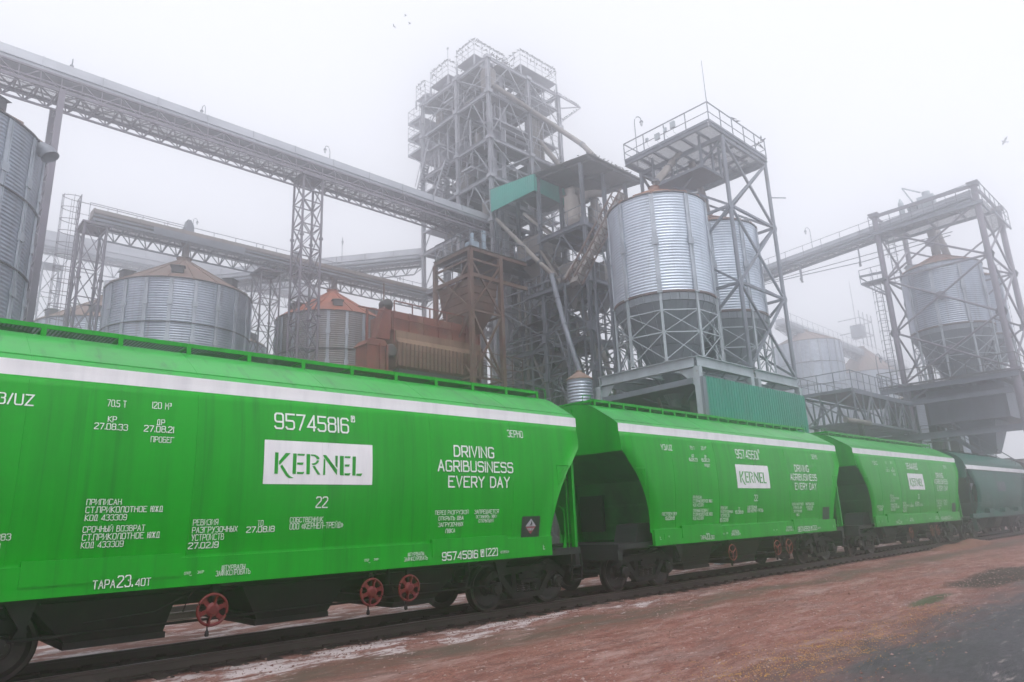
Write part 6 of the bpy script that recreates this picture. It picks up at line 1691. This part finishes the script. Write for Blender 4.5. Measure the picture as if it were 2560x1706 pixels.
for x in (101, 102.5, 104, 105.5): mb.beam((x, 35, 24), (x, 35, 29), .1)
mb.box(102.4, 104, 35.6, 37, 25.6, 27.4); part(t, 'frame', mb, G['steel'])
part(t, 'rod', MB().tube([(102.2, 36, 27), (102.2, 36, 34)], [.06, .03], 6), G['steel'])
# dim background buildings closing the view behind the machinery
t = thing('far_warehouse', 'pale ribbed warehouse wall dim behind the tower base', 'warehouse', (60, 62, -.25))
mb = MB(); mb.box(44, 78, 60, 74, -.25, 9.5); part(t, 'wall', mb, G['concrete'])
mb = MB(); mb.prism([(59.5, 9.5), (74.5, 9.5), (67, 12.5)], 43.5, 78.5, 'x'); part(t, 'roof', mb, G['galv'])

# ------------------------------------------------------------------ birds
def bird_mesh(fly=False):
    mb = MB()
    mb.tube([(-.20, 0, .02), (-.10, 0, .06), (0, 0, .10), (.09, 0, .16), (.14, 0, .215), (.18, 0, .215), (.22, 0, .20)], [.015, .045, .07, .055, .04, .03, .006], 8)
    mb.add([(-.12, -.03, .06), (-.34, -.05, .0), (-.34, .05, .0), (-.12, .03, .06), (-.2, 0, .08)], [(0, 1, 4), (1, 2, 4), (2, 3, 4), (3, 2, 1, 0)])
    if fly:
        for s in (-1, 1): mb.add([(.06, s*.05, .12), (.02, s*.30, .24), (-.10, s*.55, .20), (-.14, s*.28, .17), (-.10, s*.05, .11), (-.02, s*.28, .21)], [(0, 1, 5), (1, 2, 5), (2, 3, 5), (3, 4, 5), (4, 0, 5), (0, 5, 1), (1, 5, 2)])
    else:
        for s in (-1, 1):
            mb.add([(.05, s*.06, .15), (-.24, s*.03, .06), (-.05, s*.075, .07), (-.02, s*.03, .17)], [(0, 1, 2), (0, 3, 1), (0, 2, 3), (1, 3, 2)])
            mb.beam((.0, s*.03, .06), (.01, s*.03, 0), .012)
    return mb.data('bird', G['bird'], False)
BM, BF = bird_mesh(), bird_mesh(True)
def bird(x, y, z, label, grp, me=None, s=None, rz_=None, tilt=0):
    o = bpy.data.objects.new('bird', me or BM); COL.objects.link(o)
    o.location = (x, y, z); s = (s or random.uniform(.9, 1.15))*(.62 if me is None else 1); o.scale = (s, s, s)
    o.rotation_euler = (tilt, 0, rz_ if rz_ is not None else random.uniform(0, 6.28))
    o['label'] = label; o['category'] = 'bird'; o['group'] = grp
rb = random.Random(21)
def birds_line(a, b, n, label, grp, s=1.):
    a = V(a); b = V(b)
    for k in range(n):
        p = a.lerp(b, (k+rb.uniform(.15, .85))/n); bird(p.x, p.y, p.z, label, grp, None, s*rb.uniform(.85, 1.15), rb.uniform(0, 6.28))
LT, GT = 'small dark bird perched on a top railing of the foggy elevator tower', 'birds crowding the railings of the elevator tower'
for z, k in ((40.83, 1.), (40.33, .5)):
    birds_line((32.64, 39.9, z), (32.64, 37.6, z), int(13*k), LT, GT); birds_line((32.64, 37.6, z), (36.1, 37.6, z), int(20*k), LT, GT); birds_line((36.4, 36.0, z-.1), (40.8, 36.0, z-.1), int(24*k), LT, GT)
    birds_line((36.4, 39.2, z-.1), (36.4, 36, z-.1), int(9*k), LT, GT); birds_line((32.64, 43.6, z), (32.64, 41.1, z), int(13*k), LT, GT); birds_line((32.64, 41.1, z), (35.4, 41.1, z), int(9*k), LT, GT); birds_line((32.64, 45.8, z-.25), (32.64, 44.4, z-.25), int(6*k), LT, GT)
birds_line((40.8, 36, 40.6), (40.8, 39, 40.6), 8, LT, GT); birds_line((33, 36.1, 38.65), (36.6, 36.1, 38.65), 12, LT, GT)
birds_line((41.1, 36, 38.37), (43.8, 36, 38.33), 12, 'small dark bird perched on the pointed boom of the elevator tower', 'birds on the tower boom')
birds_line((41.1, 36, 35.75), (43.6, 36, 37.95), 7, 'small dark bird perched on the pointed boom of the elevator tower', 'birds on the tower boom')
for x in (4.9, 5.7, 12.8, 13.7, 13.95, 14.9, 15.5, 15.9, 22.2, 22.9, 23.6, 23.95, 24.3, 25.0, 25.6, 25.8, 26.2): bird(x, 37.85, 24.97 if x > 20 else 25.0, 'small dark bird perched on the rail of the long conveyor', 'birds along the long conveyor', None, rb.uniform(.8, 1.05), rb.uniform(0, 6.28))
for k in range(11): y = 26.02+.0*k; bird(32.6+k*.42+rb.uniform(-.1, .1), 26.05, rz(26.05)+.09, 'small dark bird perched on the edge of the canopy roof', 'birds on the canopy roof', None, .8, rb.uniform(0, 6.28))
for k in range(6): bird(32.35, 26.3+k*1.0+rb.uniform(-.3, .3), rz(26.3+k)+.08, 'small dark bird perched on the edge of the canopy roof', 'birds on the canopy roof', None, .8, rb.uniform(0, 6.28))
LD = 'small dark pigeon perched on the railing of the high silo deck'
for x, z in ((33.3, 23.2), (33.75, 23.2), (36.5, 23.2), (36.84, 23.2), (36.0, 22.62), (36.35, 22.62)): bird(x, 16.4, z, LD, 'pigeons on the high silo deck', None, 1.0, rb.uniform(0, 6.28))
bird(78, 11, 36.0, 'lone dark bird flying in open sky above the sloping conveyor', 'flying birds', BF, 1.1, 2.2, .3)
for q in ((23.73, 36, 36.38), (24.74, 36, 37.8), (25.12, 36, 37.33)): bird(*q, 'faint bird flying in the fog near the elevator tower top', 'flying birds', BF, .42, rb.uniform(0, 6.28), .3)

# ------------------------------------------------------------------ haze: one box of even thin fog round everything
hz = MB().box(-75, 131, -32, 96, -1.6, 47)
m = bpy.data.materials.new('thin_fog'); m.use_nodes = True
n, l = m.node_tree.nodes, m.node_tree.links
n.remove(n['Principled BSDF'])
pv = n.new('ShaderNodeVolumePrincipled')
pv.inputs['Color'].default_value = (.978, .982, 1.0, 1)
pv.inputs['Density'].default_value = 0.0115
pv.inputs['Anisotropy'].default_value = 0.9
l.new(pv.outputs[0], n['Material Output'].inputs['Volume'])
o = single('haze', hz, m, None, None, kind='stuff')
